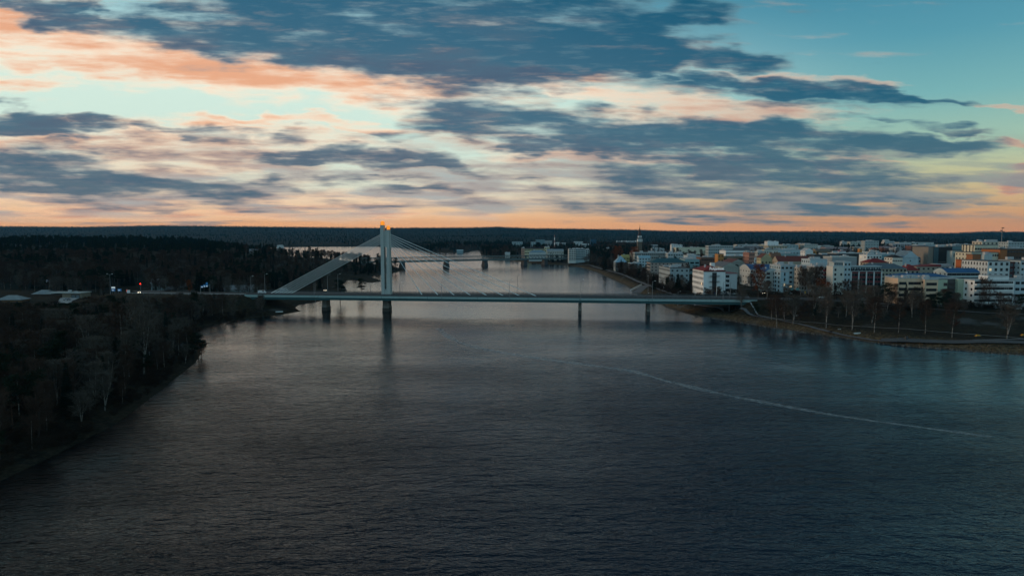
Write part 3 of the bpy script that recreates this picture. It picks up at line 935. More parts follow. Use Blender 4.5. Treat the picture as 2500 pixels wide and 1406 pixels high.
def roof_geo(m, kind, w, L, h, rise, ov=0.4):
    x0, x1, y0, y1 = -w / 2 - ov, w / 2 + ov, -ov, L + ov
    if kind == 'flat':
        m.box(x0 + ov - .15, x1 - ov + .15, y0 + ov - .15, y1 - ov + .15, h + .003, h + .45)
    elif kind == 'hip':
        k = min(w, L) / 2
        m.frustum((x0, x1, y0, y1), (x0 + k, x1 - k + .01, y0 + k, y1 - k + .01), h + .003, h + rise)
    elif kind == 'gable_x':       # ridge runs left-right
        m.extrude([(y0, h + .003), (y1, h + .003), ((y0 + y1) / 2, h + rise)], x0, x1, axis='x')
    elif kind == 'gable_y':       # ridge runs away, gable seen
        m.extrude([(x0, h + .003), (x1, h + .003), ((x0 + x1) / 2, h + rise)], y0, y1)
    elif kind == 'barrel_x':
        pr = [(y0 + (y1 - y0) * t, h + .003 + rise * math.sin(math.pi * t)) for t in np.linspace(0, 1, 9)]
        m.extrude(pr[::-1], x0, x1, axis='x')
    elif kind == 'barrel_y':
        pr = [(x0 + (x1 - x0) * t, h + .003 + rise * math.sin(math.pi * t)) for t in np.linspace(0, 1, 11)]
        m.extrude(pr[::-1], y0, y1)
    elif kind == 'shed':
        m.extrude([(x0, h + .003), (x1, h + .003), (x1, h + rise)], y0, y1)


def put_windows(root, w, L, h, face, spec, near, base=0.6):
    """spec = (nx, floors, ww, wh, style)"""
    nx, ny, ww, wh = spec[:4]
    st = spec[4] if len(spec) > 4 else 'light'
    span = w if face == 'front' else L
    fh = (h - base) / ny
    spots = []
    for j in range(ny):
        z = base + fh * (j + .55)
        for i in range(nx):
            t = (i + .5) / nx
            if ww * nx > span * .97:
                ww = span * .97 / nx
            if face == 'front':
                spots.append(((-w / 2 + w * t, -.025, z), 0))
            elif face == 'left':
                spots.append(((-w / 2 - .025, L * t, z), -math.pi / 2))
            else:
                spots.append(((w / 2 + .025, L * t, z), math.pi / 2))
    if near:
        for p_, r_ in spots:
            s_ = 'lit' if random.random() < 0.008 and near != 2 else st
            link('window', WM[s_], root, p_, (0, 0, r_), (ww, 1.0, wh))
    else:
        m = MB()
        for p_, r_ in spots:
            if r_ == 0:
                m.box(p_[0] - ww / 2, p_[0] + ww / 2, -.05, .01, p_[2] - wh / 2, p_[2] + wh / 2)
            elif r_ < 0:
                m.box(-w / 2 - .05, -w / 2 + .01, p_[1] - ww / 2, p_[1] + ww / 2, p_[2] - wh / 2, p_[2] + wh / 2)
            else:
                m.box(w / 2 - .01, w / 2 + .05, p_[1] - ww / 2, p_[1] + ww / 2, p_[2] - wh / 2, p_[2] + wh / 2)
        o = m.obj('window', M_glass if st != 'blue' else M_glass2, root)
        o['kind'] = 'stuff'


NB = 0
FOOT = []


def bld(label, x0, x1, pr, h, L, wall, roof='flat', rc=(0.3, 0.32, 0.33), rise=2.5, front=None, left=None, zg=8.0, yaw=0.0, D=None,
        clutter=2, cat='building', name='apartment_block', near=None, sill=True, bands=None, right=None, base=0.6):
    """x0,x1: front face in the photograph; pr: row of its eaves; h height in metres"""
    global NB
    NB += 1
    if D is None:
        d = ray((x0 + x1) / 2, pr)
        D = (CAM_H - (zg + h)) / -d[2] * d[1]
    else:
        h = at_d((x0 + x1) / 2, pr, D)[2] - zg
    X0 = at_d(x0, pr, D)[0]; X1 = at_d(x1, pr, D)[0]
    w = X1 - X0
    tower = 'tower' in label or 'end ' in label or 'dark' in label or name != 'apartment_block' or 'sign' in label or 'cube' in label
    if front is None and not tower and 'tent' not in label and h > 5 and label.split()[0] not in ('cream',) and 'river, right' not in label and L > 8 and 'gabled hall' not in label and 'columns' not in label and 'under a low blue' not in label and 'balconies' not in label:
        front = (max(2, int(w / 3.4)), max(1, int(h / 3.4)), 1.6, 1.4, 'dark')
    if left is None and not tower and h > 5 and L > 10:
        left = (max(2, int(L / 4)), max(1, int(h / 3.4)), 1.5, 1.4, 'dark')
    near = (D < 640) if near is None else near
    root = empty(name, ((X0 + X1) / 2, D, zg), math.radians(yaw), label, cat)
    FOOT.append(((X0 + X1) / 2, D + L / 2, max(w, L) * .62))
    m = MB(); m.box(-w / 2, w / 2, 0, L, -4, h); m.obj('wall', wallmat(wall), root)
    if roof.startswith('gable'):   # gable wall infill under the roof
        pass
    m = MB(); roof_geo(m, roof, w, L, h, rise); rf = m.obj('roof', roofmat(rc), root)
    if roof == 'gable_y':
        m = MB(); m.extrude([(-w / 2, h + .01), (w / 2, h + .01), (0, h + rise * .96)], -.42, -.40); m.obj('gable', wallmat(wall), root)
    if roof == 'gable_x':
        m = MB(); m.extrude([(0, h + .01), (L, h + .01), (L / 2, h + rise * .96)], -w / 2 - .43, -w / 2 - .405, axis='x'); m.obj('gable', wallmat(wall), root)
    if roof in ('barrel_x', 'barrel_y'):
        m = MB()
        if roof == 'barrel_y':
            pr_ = [(-w / 2 + w * t, h + .02 + rise * .93 * math.sin(math.pi * t)) for t in np.linspace(0, 1, 11)]
            m.extrude(pr_[::-1], -.42, -.405)
        else:
            pr_ = [(L * t, h + .02 + rise * .93 * math.sin(math.pi * t)) for t in np.linspace(0, 1, 11)]
            m.extrude(pr_[::-1], -w / 2 - .42, -w / 2 - .405, axis='x')
        m.obj('gable', wallmat(wall), root)
    if front: put_windows(root, w, L, h, 'front', front, near, base)
    if left: put_windows(root, w, L, h, 'left', left, near, base)
    if right: put_windows(root, w, L, h, 'right', right, near, base)
    if bands:   # balcony parapets on the front: (x0frac, x1frac, floors, depth, rgb)
        for bx0, bx1, nf, dep, brgb in bands:
            fh = (h - base) / nf
            for j in range(nf):
                m = MB(); z = base + fh * j
                m.box(-w / 2 + w * bx0, -w / 2 + w * bx1, -dep, -.03, z, z + fh * .40)
                m.obj('balcony', wallmat(brgb), root)
    if clutter and roof == 'flat':
        for k in range(clutter + 2):
            a = random.uniform(1.2, max(1.6, min(4, w * .2))); cx = random.uniform(-w * .38, w * .38); cy = random.uniform(L * .15, L * .8)
            m = MB(); hh = random.uniform(.8, 2.2); m.box(cx - a, cx + a, cy - 1.3, cy + 1.3, h + .455, h + .45 + hh)
            m.box(cx - .3, cx + .3, cy - 1.9, cy - 1.35, h + .455, h + .45 + hh * .7)
            m.obj('roof_plant', M_vent, rf)
    elif clutter:
        m = MB(); m.box(-w * .2 - .5, -w * .2 + .5, L * .45 - .5, L * .45 + .5, h + .01, h + rise + .9); m.obj('chimney', M_vent, rf)
    return root, w, L, h, D


WH = (0.74, 0.76, 0.75); LG = (0.46, 0.50, 0.51); LB = (0.42, 0.52, 0.56); CR = (0.74, 0.53, 0.36); CRL = (0.62, 0.58, 0.44)
GR = (0.28, 0.30, 0.30); DG = (0.10, 0.115, 0.12); BR_ = (0.16, 0.06, 0.035); SAL = (0.38, 0.19, 0.14); ORG = (0.50, 0.22, 0.06); YEL = (0.46, 0.40, 0.24)
RED = (0.20, 0.018, 0.018); BRN = (0.13, 0.045, 0.03); BLU = (0.03, 0.12, 0.26); TEAL = (0.03, 0.10, 0.12); PALE = (0.42, 0.45, 0.46); SLT = (0.10, 0.14, 0.17); BLK = (0.03, 0.03, 0.032)
RS = (0.42, 0.40, 0.40)

# --- front row by the river, right of the bridge
r, w, L, h, D = bld('cream block of flats with wide dark window bands behind the bare birches', 2193, 2253, 680, 15.5, 15, CR, rc=PALE, clutter=3)
for j in range(4):
    for a, b_ in ((.04, .34), (.42, .95)):
        z = h - 2.9 - j * 3.55
        for k in range(3 if a < .1 else 5):
            n_ = 3 if a < .1 else 5
            xx = -w / 2 + w * (a + (b_ - a) * (k + .5) / n_)
            link('window', WM['lit' if (j, k) == (1, 2) and a > .1 and False else 'dark'], r, (xx, -.03, z), scale=(w * (b_ - a) / n_ * .98, 1, 1.75))
m = MB(); m.box(w / 2 - .01, w / 2 + 1.3, 1.5, L - 1, -3, h - .3); m.obj('stair_recess', wallmat(DG), r)
r, w, L, h, D = bld('cream and pale green block of flats with a folded corner', 2258, 2291, 683, 15.0, 14, CR, rc=PALE, clutter=2)
for j in range(4):
    z = h - 2.6 - j * 3.5
    for k in range(4):
        link('window', WM['dark'], r, (-w / 2 + w * (.12 + .78 * (k + .5) / 4), -.03, z), scale=(w * .78 / 4 * .98, 1, 1.7))
gw = at_d(2318, 690, D)[0] - at_d(2291, 690, D)[0]
m = MB(); m.extrude([(w / 2 + .003, 0.2), (w / 2 + gw, 2.2), (w / 2 + gw, 12), (w / 2 + .003, 12)], -4, h) if False else None
vs = [(w / 2 + .003, 0.1), (w / 2 + gw, 1.8), (w / 2 + gw, 12), (w / 2 + .003, 12)]
m.add([(a, b_, z) for z in (-4, h - .1) for a, b_ in vs], [(0, 1, 5, 4), (1, 2, 6, 5), (2, 3, 7, 6), (3, 0, 4, 7), (4, 5, 6, 7)])
GRN = (0.42, 0.50, 0.38)
gp = m.obj('green_wing', wallmat(GRN), r)
ang = math.atan2(1.7, gw)
for j in range(3):
    link('window', WM['dark'], gp, (w / 2 + gw * .78, 1.33, h - 2.9 - j * 3.5), (0, 0, ang), (2.6, 1, 1.9))
X1 = w / 2 + gw
m = MB(); m.box(X1 + .003, X1 + 5.6, 3.2, 12, -4, h + .1); st = m.obj('stair_tower', wallmat((0.09, 0.085, 0.08)), r)
for j in range(5):
    m = MB(); m.box(X1 + 1.3, X1 + 5.0, 2.0, 3.19, .6 + j * 2.95, .75 + j * 2.95); m.box(X1 + 1.3, X1 + 5.0, 1.95, 2.02, .75 + j * 2.95, 1.6 + j * 2.95)
    m.obj('balcony', mat('dark_balcony', (0.05, 0.055, 0.06), 0.5, .1), r)
m = MB(); m.box(X1 + 5.603, X1 + 9.6, 0.6, 12, -4, h + .3); m.obj('green_wing', wallmat(GRN), r)
m = MB(); m.box(w / 2 + .2, X1 + 9.6, 3, 12.2, h + .31, h + .6); m.obj('roof_slab', roofmat(PALE), r)

r, w, L, h, D = bld('long white block of flats with stepped balconies at the right edge of the view', 2380, 2477, 685.5, 15.0, 15, WH, rc=PALE, clutter=0)
for j in range(4):
    z = .6 + j * 3.55
    m = MB(); m.box(-w / 2 + .3, w / 2 - 1, -1.4, -.03, z + 1.0, z + 2.0); m.obj('balcony', wallmat(WH), r)
    for k in range(9):
        link('window', WM['dark' if (k * 7 + j * 3) % 5 else 'light'], r, (-w / 2 + w * (k + .5) / 9.3, -.03, z + 2.75), scale=(w / 9.6, 1, 1.4))
m = MB(); m.box(-w * .12, w * .42, 2, 10, h + .46, h + 2.7); m.obj('penthouse', wallmat(WH), r)
m = MB(); m.box(-w * .10, w * .40, 1.5, 10.5, h + 2.71, h + 3.0); m.obj('roof_slab', roofmat(PALE), r)
bld('pale blue stair end of the white balconied flats at the right edge', 2478, 2560, 684, 15.3, 15, LB, rc=PALE, clutter=2, front=(6, 4, 2.4, 1.6, 'dark'))
bld('grey blue block of flats squeezed between the green wing and the white balconies', 2352, 2384, 690, 15, 14, (0.20, 0.30, 0.36), rc=PALE, front=(4, 4, 1.9, 1.7, 'blue'), D=437, clutter=0)
r = bld('white block of flats under a low blue roof behind the cream flats', 2188, 2318, 675.5, 17.0, 14, (0.45, 0.52, 0.56), roof='hip', rc=BLU, rise=2.0, front=(12, 4, 1.6, 1.4), D=455, zg=8)[0]
bld('pale block of flats under a bright blue curved roof', 2313, 2392, 665.5, 17, 16, (0.46, 0.54, 0.55), roof='barrel_x', rc=BLU, rise=2.9, D=485, zg=8, front=(7, 5, 3.4, 1.7, 'dark'), left=(3, 5, 1.6, 1.5))
# columned flats and tower
r, w, L, h, D = bld('block of flats with tall white columns and dark red bands', 2076, 2152, 664, 17.5, 13, (0.16, 0.13, 0.13), rc=LG, D=492, clutter=0)
for k in range(5):
    xx = -w / 2 + w * (k + .02) / 4.1
    m = MB(); m.box(xx - .35, xx + .35, -1.5, -.8, -3, h + .1); m.obj('column', wallmat(WH), r)
for j in range(5):
    z = 1.2 + j * 3.3
    m = MB(); m.box(-w / 2, w / 2, -.78, -.04, z, z + 1.0); m.obj('balcony', wallmat((0.20, 0.035, 0.04)), r)
    for k in range(8):
        link('window', WM['dark'], r, (-w / 2 + w * (k + .5) / 8, -.03, z + 1.9), scale=(w / 8 * .86, 1, 1.6))
m = MB(); m.box(-w / 2 - .4, w / 2 + .4, -1.7, L, h + .46, h + .75); m.obj('terrace_slab', wallmat(LG), r)
m = MB(); m.box(-w / 2, w / 2, .8, 9, h + .76, h + 3.9); pe = m.obj('penthouse', wallmat((0.35, 0.44, 0.45)), r)
for k in range(6):
    link('window', WM['blue'], pe, (-w / 2 + w * (k + .5) / 6, .77, h + 2.3), scale=(w / 6 * .9, 1, 1.9))
m = MB(); m.box(-w / 2 - .3, w / 2 + .3, 0, 10, h + 3.91, h + 4.3); m.obj('roof_slab', roofmat(LB), r)
r, w, L, h, D = bld('tall white stair tower with small dark windows and a glazed cap', 2034, 2061, 651, 20, 10, (0.60, 0.60, 0.55), rc=LG, D=478, clutter=0)
for j in range(6):
    for fx in (-.28, .26):
        if fx > 0 and j not in (1, 5, 3): continue
        link('window', WM['dark'], r, (w * fx, -.03, h - 2.2 - j * 3.3), scale=(1.3, 1, 1.6))
m = MB(); m.box(-w * .40, w * .42, .4, 8, h + .46, h + 3.0); pe = m.obj('penthouse', wallmat((0.40, 0.47, 0.47)), r)
for k in range(4):
    link('window', WM['blue'], pe, (-w * .4 + w * .82 * (k + .5) / 4, .37, h + 1.75), scale=(w * .19, 1, 1.5))
m = MB(); m.box(-w * .5, w * .5, -.2, 9, h + 3.01, h + 3.4); m.obj('roof_slab', roofmat(PALE), r)
bld('pale blue grey wall block right of the white stair tower', 2061, 2078, 640, 22, 12, LB, rc=LG, D=486, clutter=0, front=(2, 6, 1.2, 1.4, 'dark'))
r, w, L, h, D = bld('block of flats with dark red balconies left of the white tower', 1990, 2034, 652, 19, 14, (0.36, 0.37, 0.36), rc=PALE, D=490, front=(6, 6, 1.5, 1.6, 'dark'),
        bands=[(.45, .98, 6, 1.3, (0.22, 0.02, 0.03))])
bld('low white sloping roofed wing with concrete ribs', 1958, 1992, 655, 17, 14, (0.38, 0.38, 0.34), rc=PALE, D=505, front=(5, 5, 1.1, 1.7, 'dark'))
bld('pale block with a white roof strip above the ribbed wing', 1978, 2020, 634, 22, 16, LB, rc=PALE, D=530, front=(3, 2, 2, 1.5))
bld('beige block of flats under a slate blue hip roof', 2108, 2214, 656, 17, 14, (0.36, 0.34, 0.27), roof='hip', rc=SLT, rise=3.6, D=520, front=(12, 5, 1.5, 1.6, 'dark'))
# mid blue-grey block
r, w, L, h, D = bld('large pale blue block of flats with joined upper windows', 1906, 1957, 649, 18, 22, (0.36, 0.47, 0.52), rc=PALE, D=520, clutter=4, front=(5, 5, 2.0, 1.5, 'dark'))
bld('blue white corner tower of flats above the parked cars', 1906, 1926, 664, 15.5, 12, (0.38, 0.50, 0.55), rc=PALE, D=485, clutter=0, left=(2, 5, 2.6, 1.6, 'dark'), front=(1, 4, 1.0, 2.2, 'dark'))
bld('white curved fronted wing of flats behind the orange tree', 1868, 1900, 664, 15.5, 14, (0.48, 0.50, 0.48), roof='barrel_y', rc=BLU, rise=2.5, D=500, left=(5, 5, 1.6, 1.5, 'dark'), front=(2, 5, 2.4, 1.6, 'dark'))
bld('blue barrel roofed hall with small high windows', 1832, 1892, 657, 12, 26, (0.45, 0.48, 0.47), roof='barrel_x', rc=BLU, rise=3.6, D=555, left=(4, 3, 1.5, 1.2, 'dark'), front=(9, 3, 1.5, 1.2, 'dark'))

# --- hotel with the sign on its roof
r, w, L, h, D = bld('white hotel under a red hip roof with its name in letters on the eaves', 1718, 1771, 661.5, 16.0, 30, (0.76, 0.79, 0.79), name='hotel', cat='hotel', roof='hip', rc=RED, rise=3.2,
                    left=(9, 4, 1.9, 2.0), clutter=1)
m = MB(); m.box(-1.6, 1.6, -.12, -.03, .5, h - 1.2); m.obj('balcony_recess', mat('dark_recess', (0.02, 0.022, 0.025), .5, .1), r)
for j in range(4):
    m = MB(); z = .5 + j * 3.9
    m.box(-3.6, 3.6, -1.5, -.13, z, z + .16)
    m.box(-3.6, 3.6, -1.5, -1.44, z + .9, z + .98)
    for k in range(13):
        m.box(-3.6 + k * .597, -3.55 + k * .597, -1.49, -1.45, z + .16, z + .9)
    m.obj('balcony', M_dframe, r)
for xx in (-5.2, 5.6):
    m = MB(); m.box(xx - .18, xx + .18, -.10, -.02, .6, h - 2); m.obj('facade_strip', mat('strip_lamp_white', (0.85, 0.88, 0.85), .5, 0), r)
m = MB(); m.box(-w / 2 - .2, w / 2 + .2, -.32, -.02, h - .6, h - .02); m.obj('cornice', roofmat(BRN), r)
# sign letters
fc = bpy.data.curves.new('sign_lettering', 'FONT'); fc.body = 'Pohjanhovi'; fc.extrude = 0.12; fc.align_x = 'CENTER'
fc.materials.append(mat('sign_white', (0.9, 0.95, 0.95), 0.5, 0, emit=0.25))
_t = bpy.data.objects.new('t', fc); COL.objects.link(_t); bpy.context.view_layer.update()
_me = bpy.data.meshes.new_from_object(_t.evaluated_get(bpy.context.evaluated_depsgraph_get())); bpy.data.objects.remove(_t)
so = link('sign_lettering', _me, r, (1.3, -.9, h + .75), (math.radians(90), 0, 0), (2.35, 3.0, 1))
m = MB(); m.box(-4.6, 7.4, -.7, -.6, h + .45, h + .6); [m.box(x_ - .05, x_ + .05, -.72, -.62, h, h + 2.9) for x_ in np.arange(-4.4, 7.5, 1.3)]; m.obj('sign_frame', M_dframe, r)
m = MB(); m.box(-w / 2 - 4, w / 2 + 8, -7, -.4, -4, -1.2 + 0.2); m.obj('podium', wallmat((0.05, 0.055, 0.06)), r)
m = MB(); m.box(-w / 2 - 2.5, w / 2 + 7, -8, -.5, 0.02, .35); m.obj('canopy', wallmat((0.45, 0.48, 0.48)), r)
m = MB(); m.box(w / 2 + .05, w / 2 + 9.5, 3, 22, -4, h - 2.2); an = m.obj('annex', wallmat(LG), r)
for j in range(4):
    link('window', WM['dark'], an, (w / 2 + 2.6, 2.97, 2 + j * 3.3), scale=(2.6, 1, 1.8))
m = MB(); m.box(w / 2, w / 2 + 10, 2.7, 22.3, h - 2.19, h - 1.7); m.obj('annex_roof', roofmat((0.30, 0.10, 0.10)), r)
m = MB(); m.box(w * .10, w * .28, 14, 18, h + 1, h + 5.2); m.obj('chimney', wallmat(WH), r)

# --- behind and left of the hotel, along the promenade
bld('pale ochre office block with a row of square windows facing the river', 1636, 1683, 655.5, 12.5, 44, (0.32, 0.38, 0.40), rc=(0.09, 0.10, 0.10), left=(13, 3, 1.7, 1.6, 'dark'), D=585, near=True, clutter=3)
r, w, L, h, D = bld('block of flats with pink panels in white frames under a teal roof', 1588, 1680, 641.5, 14, 20, (0.38, 0.30, 0.26), roof='hip', rc=TEAL, rise=4.5, D=700, left=None, front=(10, 4, 1.3, 1.4, 'dark'), near=True)
for j in range(4):
    for k in range(4):
        link('window', WM['light'], r, (-w / 2 - .03, L * (k + .5) / 4, h - 2.2 - j * 3.3), (0, 0, -math.pi / 2), (L / 4 * .96, 1, 2.9))
bld('turquoise hall with a pale parapet behind the teal roofed flats', 1672, 1708, 634, 13, 24, (0.22, 0.36, 0.38), rc=(0.2, 0.3, 0.32), front=(3, 2, 4, 1.8, 'dark'), D=720)
bld('white cube building above the turquoise hall', 1679, 1709, 624.5, 16, 20, LB, rc=LG, front=(0, 1, 1, 1), D=800)
bld('low turquoise roofed shop left of the white cube', 1660, 1690, 634, 12, 20, (0.30, 0.42, 0.44), rc=TEAL, D=740)
bld('grey four storey flats with pale end balconies', 1550, 1632, 617.5, 15, 16, (0.27, 0.29, 0.28), rc=LG, front=(16, 4, 1.7, 1.6, 'dark'), left=(2, 4, 4, 1.4), D=900)
bld('white flats with bay windows right of the grey four storey flats', 1631, 1668, 619, 14, 16, (0.40, 0.46, 0.47), rc=LG, front=(6, 4, 1.9, 1.6, 'dark'), D=880)
bld('small light blue roofed hall in front of the grey flats', 1560, 1588, 630, 9, 14, LB, roof='barrel_x', rc=(0.25, 0.42, 0.5), rise=3, D=820)
bld('ornate pale house with a blue pyramid roof beside the promenade trees', 1503, 1531, 640.5, 12, 16, (0.30, 0.34, 0.35), roof='hip', rc=(0.25, 0.40, 0.50), rise=8, front=(3, 3, 3, 1.4, 'dark'), left=(2, 3, 3, 1.4, 'dark'), D=850)
bld('pale blue flats stepping down behind the promenade trees', 1540, 1568, 643.5, 13, 18, (0.27, 0.34, 0.38), rc=LB, front=(3, 3, 2.6, 1.5, 'dark'), left=(2, 3, 2.6, 1.5), D=800)
bld('yellow roofed little house behind the pyramid roofed house', 1520, 1537, 629, 9, 14, (0.40, 0.36, 0.15), roof='gable_x', rc=(0.36, 0.32, 0.12), rise=4, D=930)
# --- mid town
bld('grey seven storey flats with a red sign on the roof', 1730, 1790, 600.5, 24, 16, (0.34, 0.38, 0.38), rc=LG, front=(11, 6, 1.5, 1.4, 'dark'), left=(2, 6, 3.4, 1.2), D=1000)
bld('white office block with dark ribbon windows and a blue end wall', 1772, 1817, 612, 18, 26, WH, rc=DG, front=(12, 3, 3.2, 1.3, 'dark'), D=850)
bld('pale blue end wall block beside the white office', 1817, 1827, 612.5, 18, 26, LB, rc=DG, D=856, clutter=0)
bld('dark roofed block stretched behind the white office', 1792, 1830, 606, 16, 26, (0.12, 0.13, 0.14), rc=BLK, D=1010)
bld('orange stair tower of the beige school', 1753, 1767, 620.5, 16, 12, ORG, rc=DG, front=(2, 4, 1.5, 1.5, 'dark'), D=760, clutter=0)
bld('long beige school with a flat dark roof', 1767, 1817, 627, 13, 20, (0.24, 0.21, 0.15), rc=(0.10, 0.12, 0.11), front=(12, 3, 1.6, 1.5, 'dark'), D=765)
bld('dull red brick block behind the bare trees left of the orange tower', 1712, 1745, 629, 12, 20, (0.17, 0.085, 0.06), rc=(0.14, 0.13, 0.12), front=(7, 3, 1.4, 1.5, 'dark'), D=740)
bld('big grey gabled hall with its gable to the river', 1764, 1803, 652, 11, 34, (0.34, 0.35, 0.31), roof='gable_y', rc=(0.12, 0.14, 0.16), rise=4.2, front=(3, 1, 1.0, .8, 'dark'), D=600, near=True, clutter=0)
bld('grey gabled hall with a dull red roof behind the first gabled hall', 1786, 1818, 641, 12, 30, (0.30, 0.31, 0.28), roof='gable_y', rc=(0.14, 0.05, 0.045), rise=3.5, D=680, clutter=0)
bld('salmon coloured block left of the round logo board', 1829, 1843, 617.5, 20, 20, SAL, rc=BRN, D=740, front=(3, 5, 1.3, 1.4, 'dark'))
bld('yellow gabled house with a brown roof', 1858, 1884, 630, 12, 12, YEL, roof='gable_y', rc=BRN, rise=4.6, front=(3, 2, 1.4, 1.6, 'dark'), D=660, near=True, clutter=0)
bld('yellow brown wing of the gabled house', 1884, 1908, 628, 11, 10, (0.30, 0.22, 0.12), roof='gable_x', rc=(0.20, 0.10, 0.06), rise=4.5, front=(2, 2, 1.3, 1.4, 'dark'), D=672)
bld('beige terrace under long red brown roofs', 1900, 1978, 638, 9, 14, (0.36, 0.31, 0.24), roof='gable_x', rc=(0.16, 0.035, 0.025), rise=4.8, D=630, front=(10, 2, 1.5, 1.2, 'dark'))
bld('grey flats behind the logo board', 1850, 1866, 615, 20, 16, (0.36, 0.39, 0.39), rc=LG, front=(3, 5, 1.5, 1.3, 'dark'), D=760)
bld('pale flats with wide glazing above the yellow house', 1866, 1900, 609.5, 18, 16, (0.52, 0.52, 0.46), rc=BLK, front=(6, 3, 1.6, 1.4, 'dark'), D=870)
bld('long teal shop with big panes in the town middle', 1905, 1947, 620, 14, 20, (0.22, 0.33, 0.34), rc=(0.3, 0.38, 0.4), front=(5, 2, 3.2, 1.8, 'dark'), D=770)
bld('light blue flat roofed department store', 1898, 1966, 610, 15, 30, (0.40, 0.50, 0.53), rc=PALE, front=(9, 2, 2.6, 1.4, 'dark'), D=930, clutter=5)
bld('white gabled house on an orange base', 1966, 1985, 613, 16, 14, WH, roof='gable_y', rc=PALE, rise=3.5, D=820, clutter=0, front=(1, 2, 1, 1))
bld('orange brown block beside the white gabled house', 1985, 1998, 613.5, 15, 14, ORG, rc=(.3, .2, .15), D=830, clutter=0)
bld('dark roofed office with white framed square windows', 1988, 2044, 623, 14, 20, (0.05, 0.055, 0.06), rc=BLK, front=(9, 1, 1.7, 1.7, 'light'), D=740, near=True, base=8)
bld('brown pediment house behind the dark office', 1995, 2030, 614, 14, 16, (0.25, 0.18, 0.12), roof='gable_x', rc=(0.13, 0.12, 0.10), rise=3.4, D=830)
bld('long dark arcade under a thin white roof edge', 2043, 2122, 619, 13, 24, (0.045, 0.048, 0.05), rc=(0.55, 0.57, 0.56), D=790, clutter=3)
bld('white slab roofed block above the stair tower', 2032, 2092, 628, 13, 20, (0.30, 0.33, 0.34), rc=(0.60, 0.58, 0.52), D=670)
bld('white flats with dark square windows right of the arcade', 2117, 2153, 622.5, 17, 16, WH, rc=PALE, front=(5, 4, 1.7, 1.7, 'dark'), left=(2, 4, 1.5, 1.5, 'dark'), D=690, near=True)
bld('light glazed pavilion above the white flats', 2122, 2150, 615.5, 16, 16, (0.45, 0.52, 0.53), rc=PALE, D=780)
bld('low red roofed house right of the white flats', 2120, 2170, 641, 12, 14, (0.3, 0.25, 0.2), roof='hip', rc=RED, rise=3.5, D=600)
# --- right hand town
bld('white gabled manor with bluish shade in its paint and tiny attic windows', 2204, 2242, 629, 14, 18, (0.40, 0.52, 0.58), roof='gable_y', rc=(0.14, 0.22, 0.28), rise=6.5, front=(1, 3, .9, 1.1, 'dark'), D=640, near=True, clutter=0)  # shade on the gable front is put into its bluish wall colour
bld('wing of the manor with light in its white paint and a row of narrow windows', 2179, 2204, 629, 14, 14, (0.68, 0.64, 0.56), roof='hip', rc=BLK, rise=2.5, front=(6, 3, .9, 1.5, 'dark'), D=636, near=True, clutter=0)  # lit left side of the house, the light put into a paler wall
bld('blue wing of the manor under a low blue roof', 2242, 2270, 631, 13, 16, (0.32, 0.44, 0.52), roof='hip', rc=(0.05, 0.13, 0.19), rise=3.6, front=(4, 3, 1.5, 1.7, 'dark'), D=660, near=False, clutter=1)
bld('long turquoise shop front at the left of the manor', 2146, 2192, 622, 12, 20, (0.20, 0.34, 0.38), rc=LB, front=(8, 2, 2, 1.4, 'blue'), D=720)
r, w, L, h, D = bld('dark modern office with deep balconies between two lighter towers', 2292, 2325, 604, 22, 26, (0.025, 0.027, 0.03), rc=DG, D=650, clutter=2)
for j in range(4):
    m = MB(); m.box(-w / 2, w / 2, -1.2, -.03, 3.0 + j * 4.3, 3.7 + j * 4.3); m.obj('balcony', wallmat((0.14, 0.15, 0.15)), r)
bld('beige stone tower of the dark modern office', 2267, 2281, 603.5, 22, 26, (0.22, 0.20, 0.17), rc=DG, D=648, clutter=0)
bld('dark teal tower of the modern office', 2281, 2292, 604, 22, 26, (0.05, 0.10, 0.12), rc=DG, D=647, clutter=0)
bld('white tower of the modern office with tall slit windows', 2325, 2363, 612.5, 20, 26, (0.48, 0.56, 0.54), rc=DG, D=642, front=(4, 3, .9, 3.4, 'dark'), near=True, clutter=0)
bld('teal glass storey on top of the white office tower', 2325, 2357, 602, 23, 26, (0.16, 0.27, 0.30), rc=DG, D=652, clutter=1)
r, w, L, h, D = bld('tall cream hotel with terraces stepping up to a glazed top', 2372, 2440, 617, 22, 22, CRL, rc=DG, D=600, front=(11, 5, 1.6, 2.0, 'dark'), near=True, clutter=0)
bld('upper cream storey of the stepped hotel with square windows', 2380, 2437, 599, 26, 18, CRL, rc=DG, D=625, front=(9, 2, 1.9, 1.6, 'dark'), clutter=0, base=18)
bld('pale penthouse on top of the stepped hotel', 2398, 2438, 590.5, 29, 14, (0.5, 0.46, 0.36), rc=PALE, D=645, clutter=3)
bld('rust coloured end block of the stepped hotel', 2442, 2459, 610, 22, 24, (0.36, 0.13, 0.045), rc=BRN, D=598, clutter=0)
bld('brown flats behind the rust coloured end block', 2459, 2560, 608, 22, 22, (0.10, 0.055, 0.035), rc=(0.2, 0.22, 0.22), D=640, front=(14, 5, 2, 1.8, 'dark'), clutter=3)
bld('long pale blue roofed hall beyond the brown flats', 2462, 2580, 592, 24, 30, (0.36, 0.43, 0.44), rc=PALE, D=860, clutter=5)
bld('orange brown low block in front of the stepped hotel', 2375, 2401, 621.5, 19, 8, (0.30, 0.12, 0.05), rc=DG, D=570, clutter=0)
bld('small white block on the terrace beside the orange one', 2403, 2423, 623, 19, 8, (0.45, 0.52, 0.52), rc=LB, D=566, clutter=1)
r, w, L, h, D = bld('white flats with square windows and an open corner', 2412, 2466, 638.5, 19.5, 30, (0.56, 0.60, 0.60), rc=DG, D=515, front=(4, 5, 1.9, 2.2, 'dark'), left=(9, 5, 1.4, 2.4, 'light'), clutter=0)
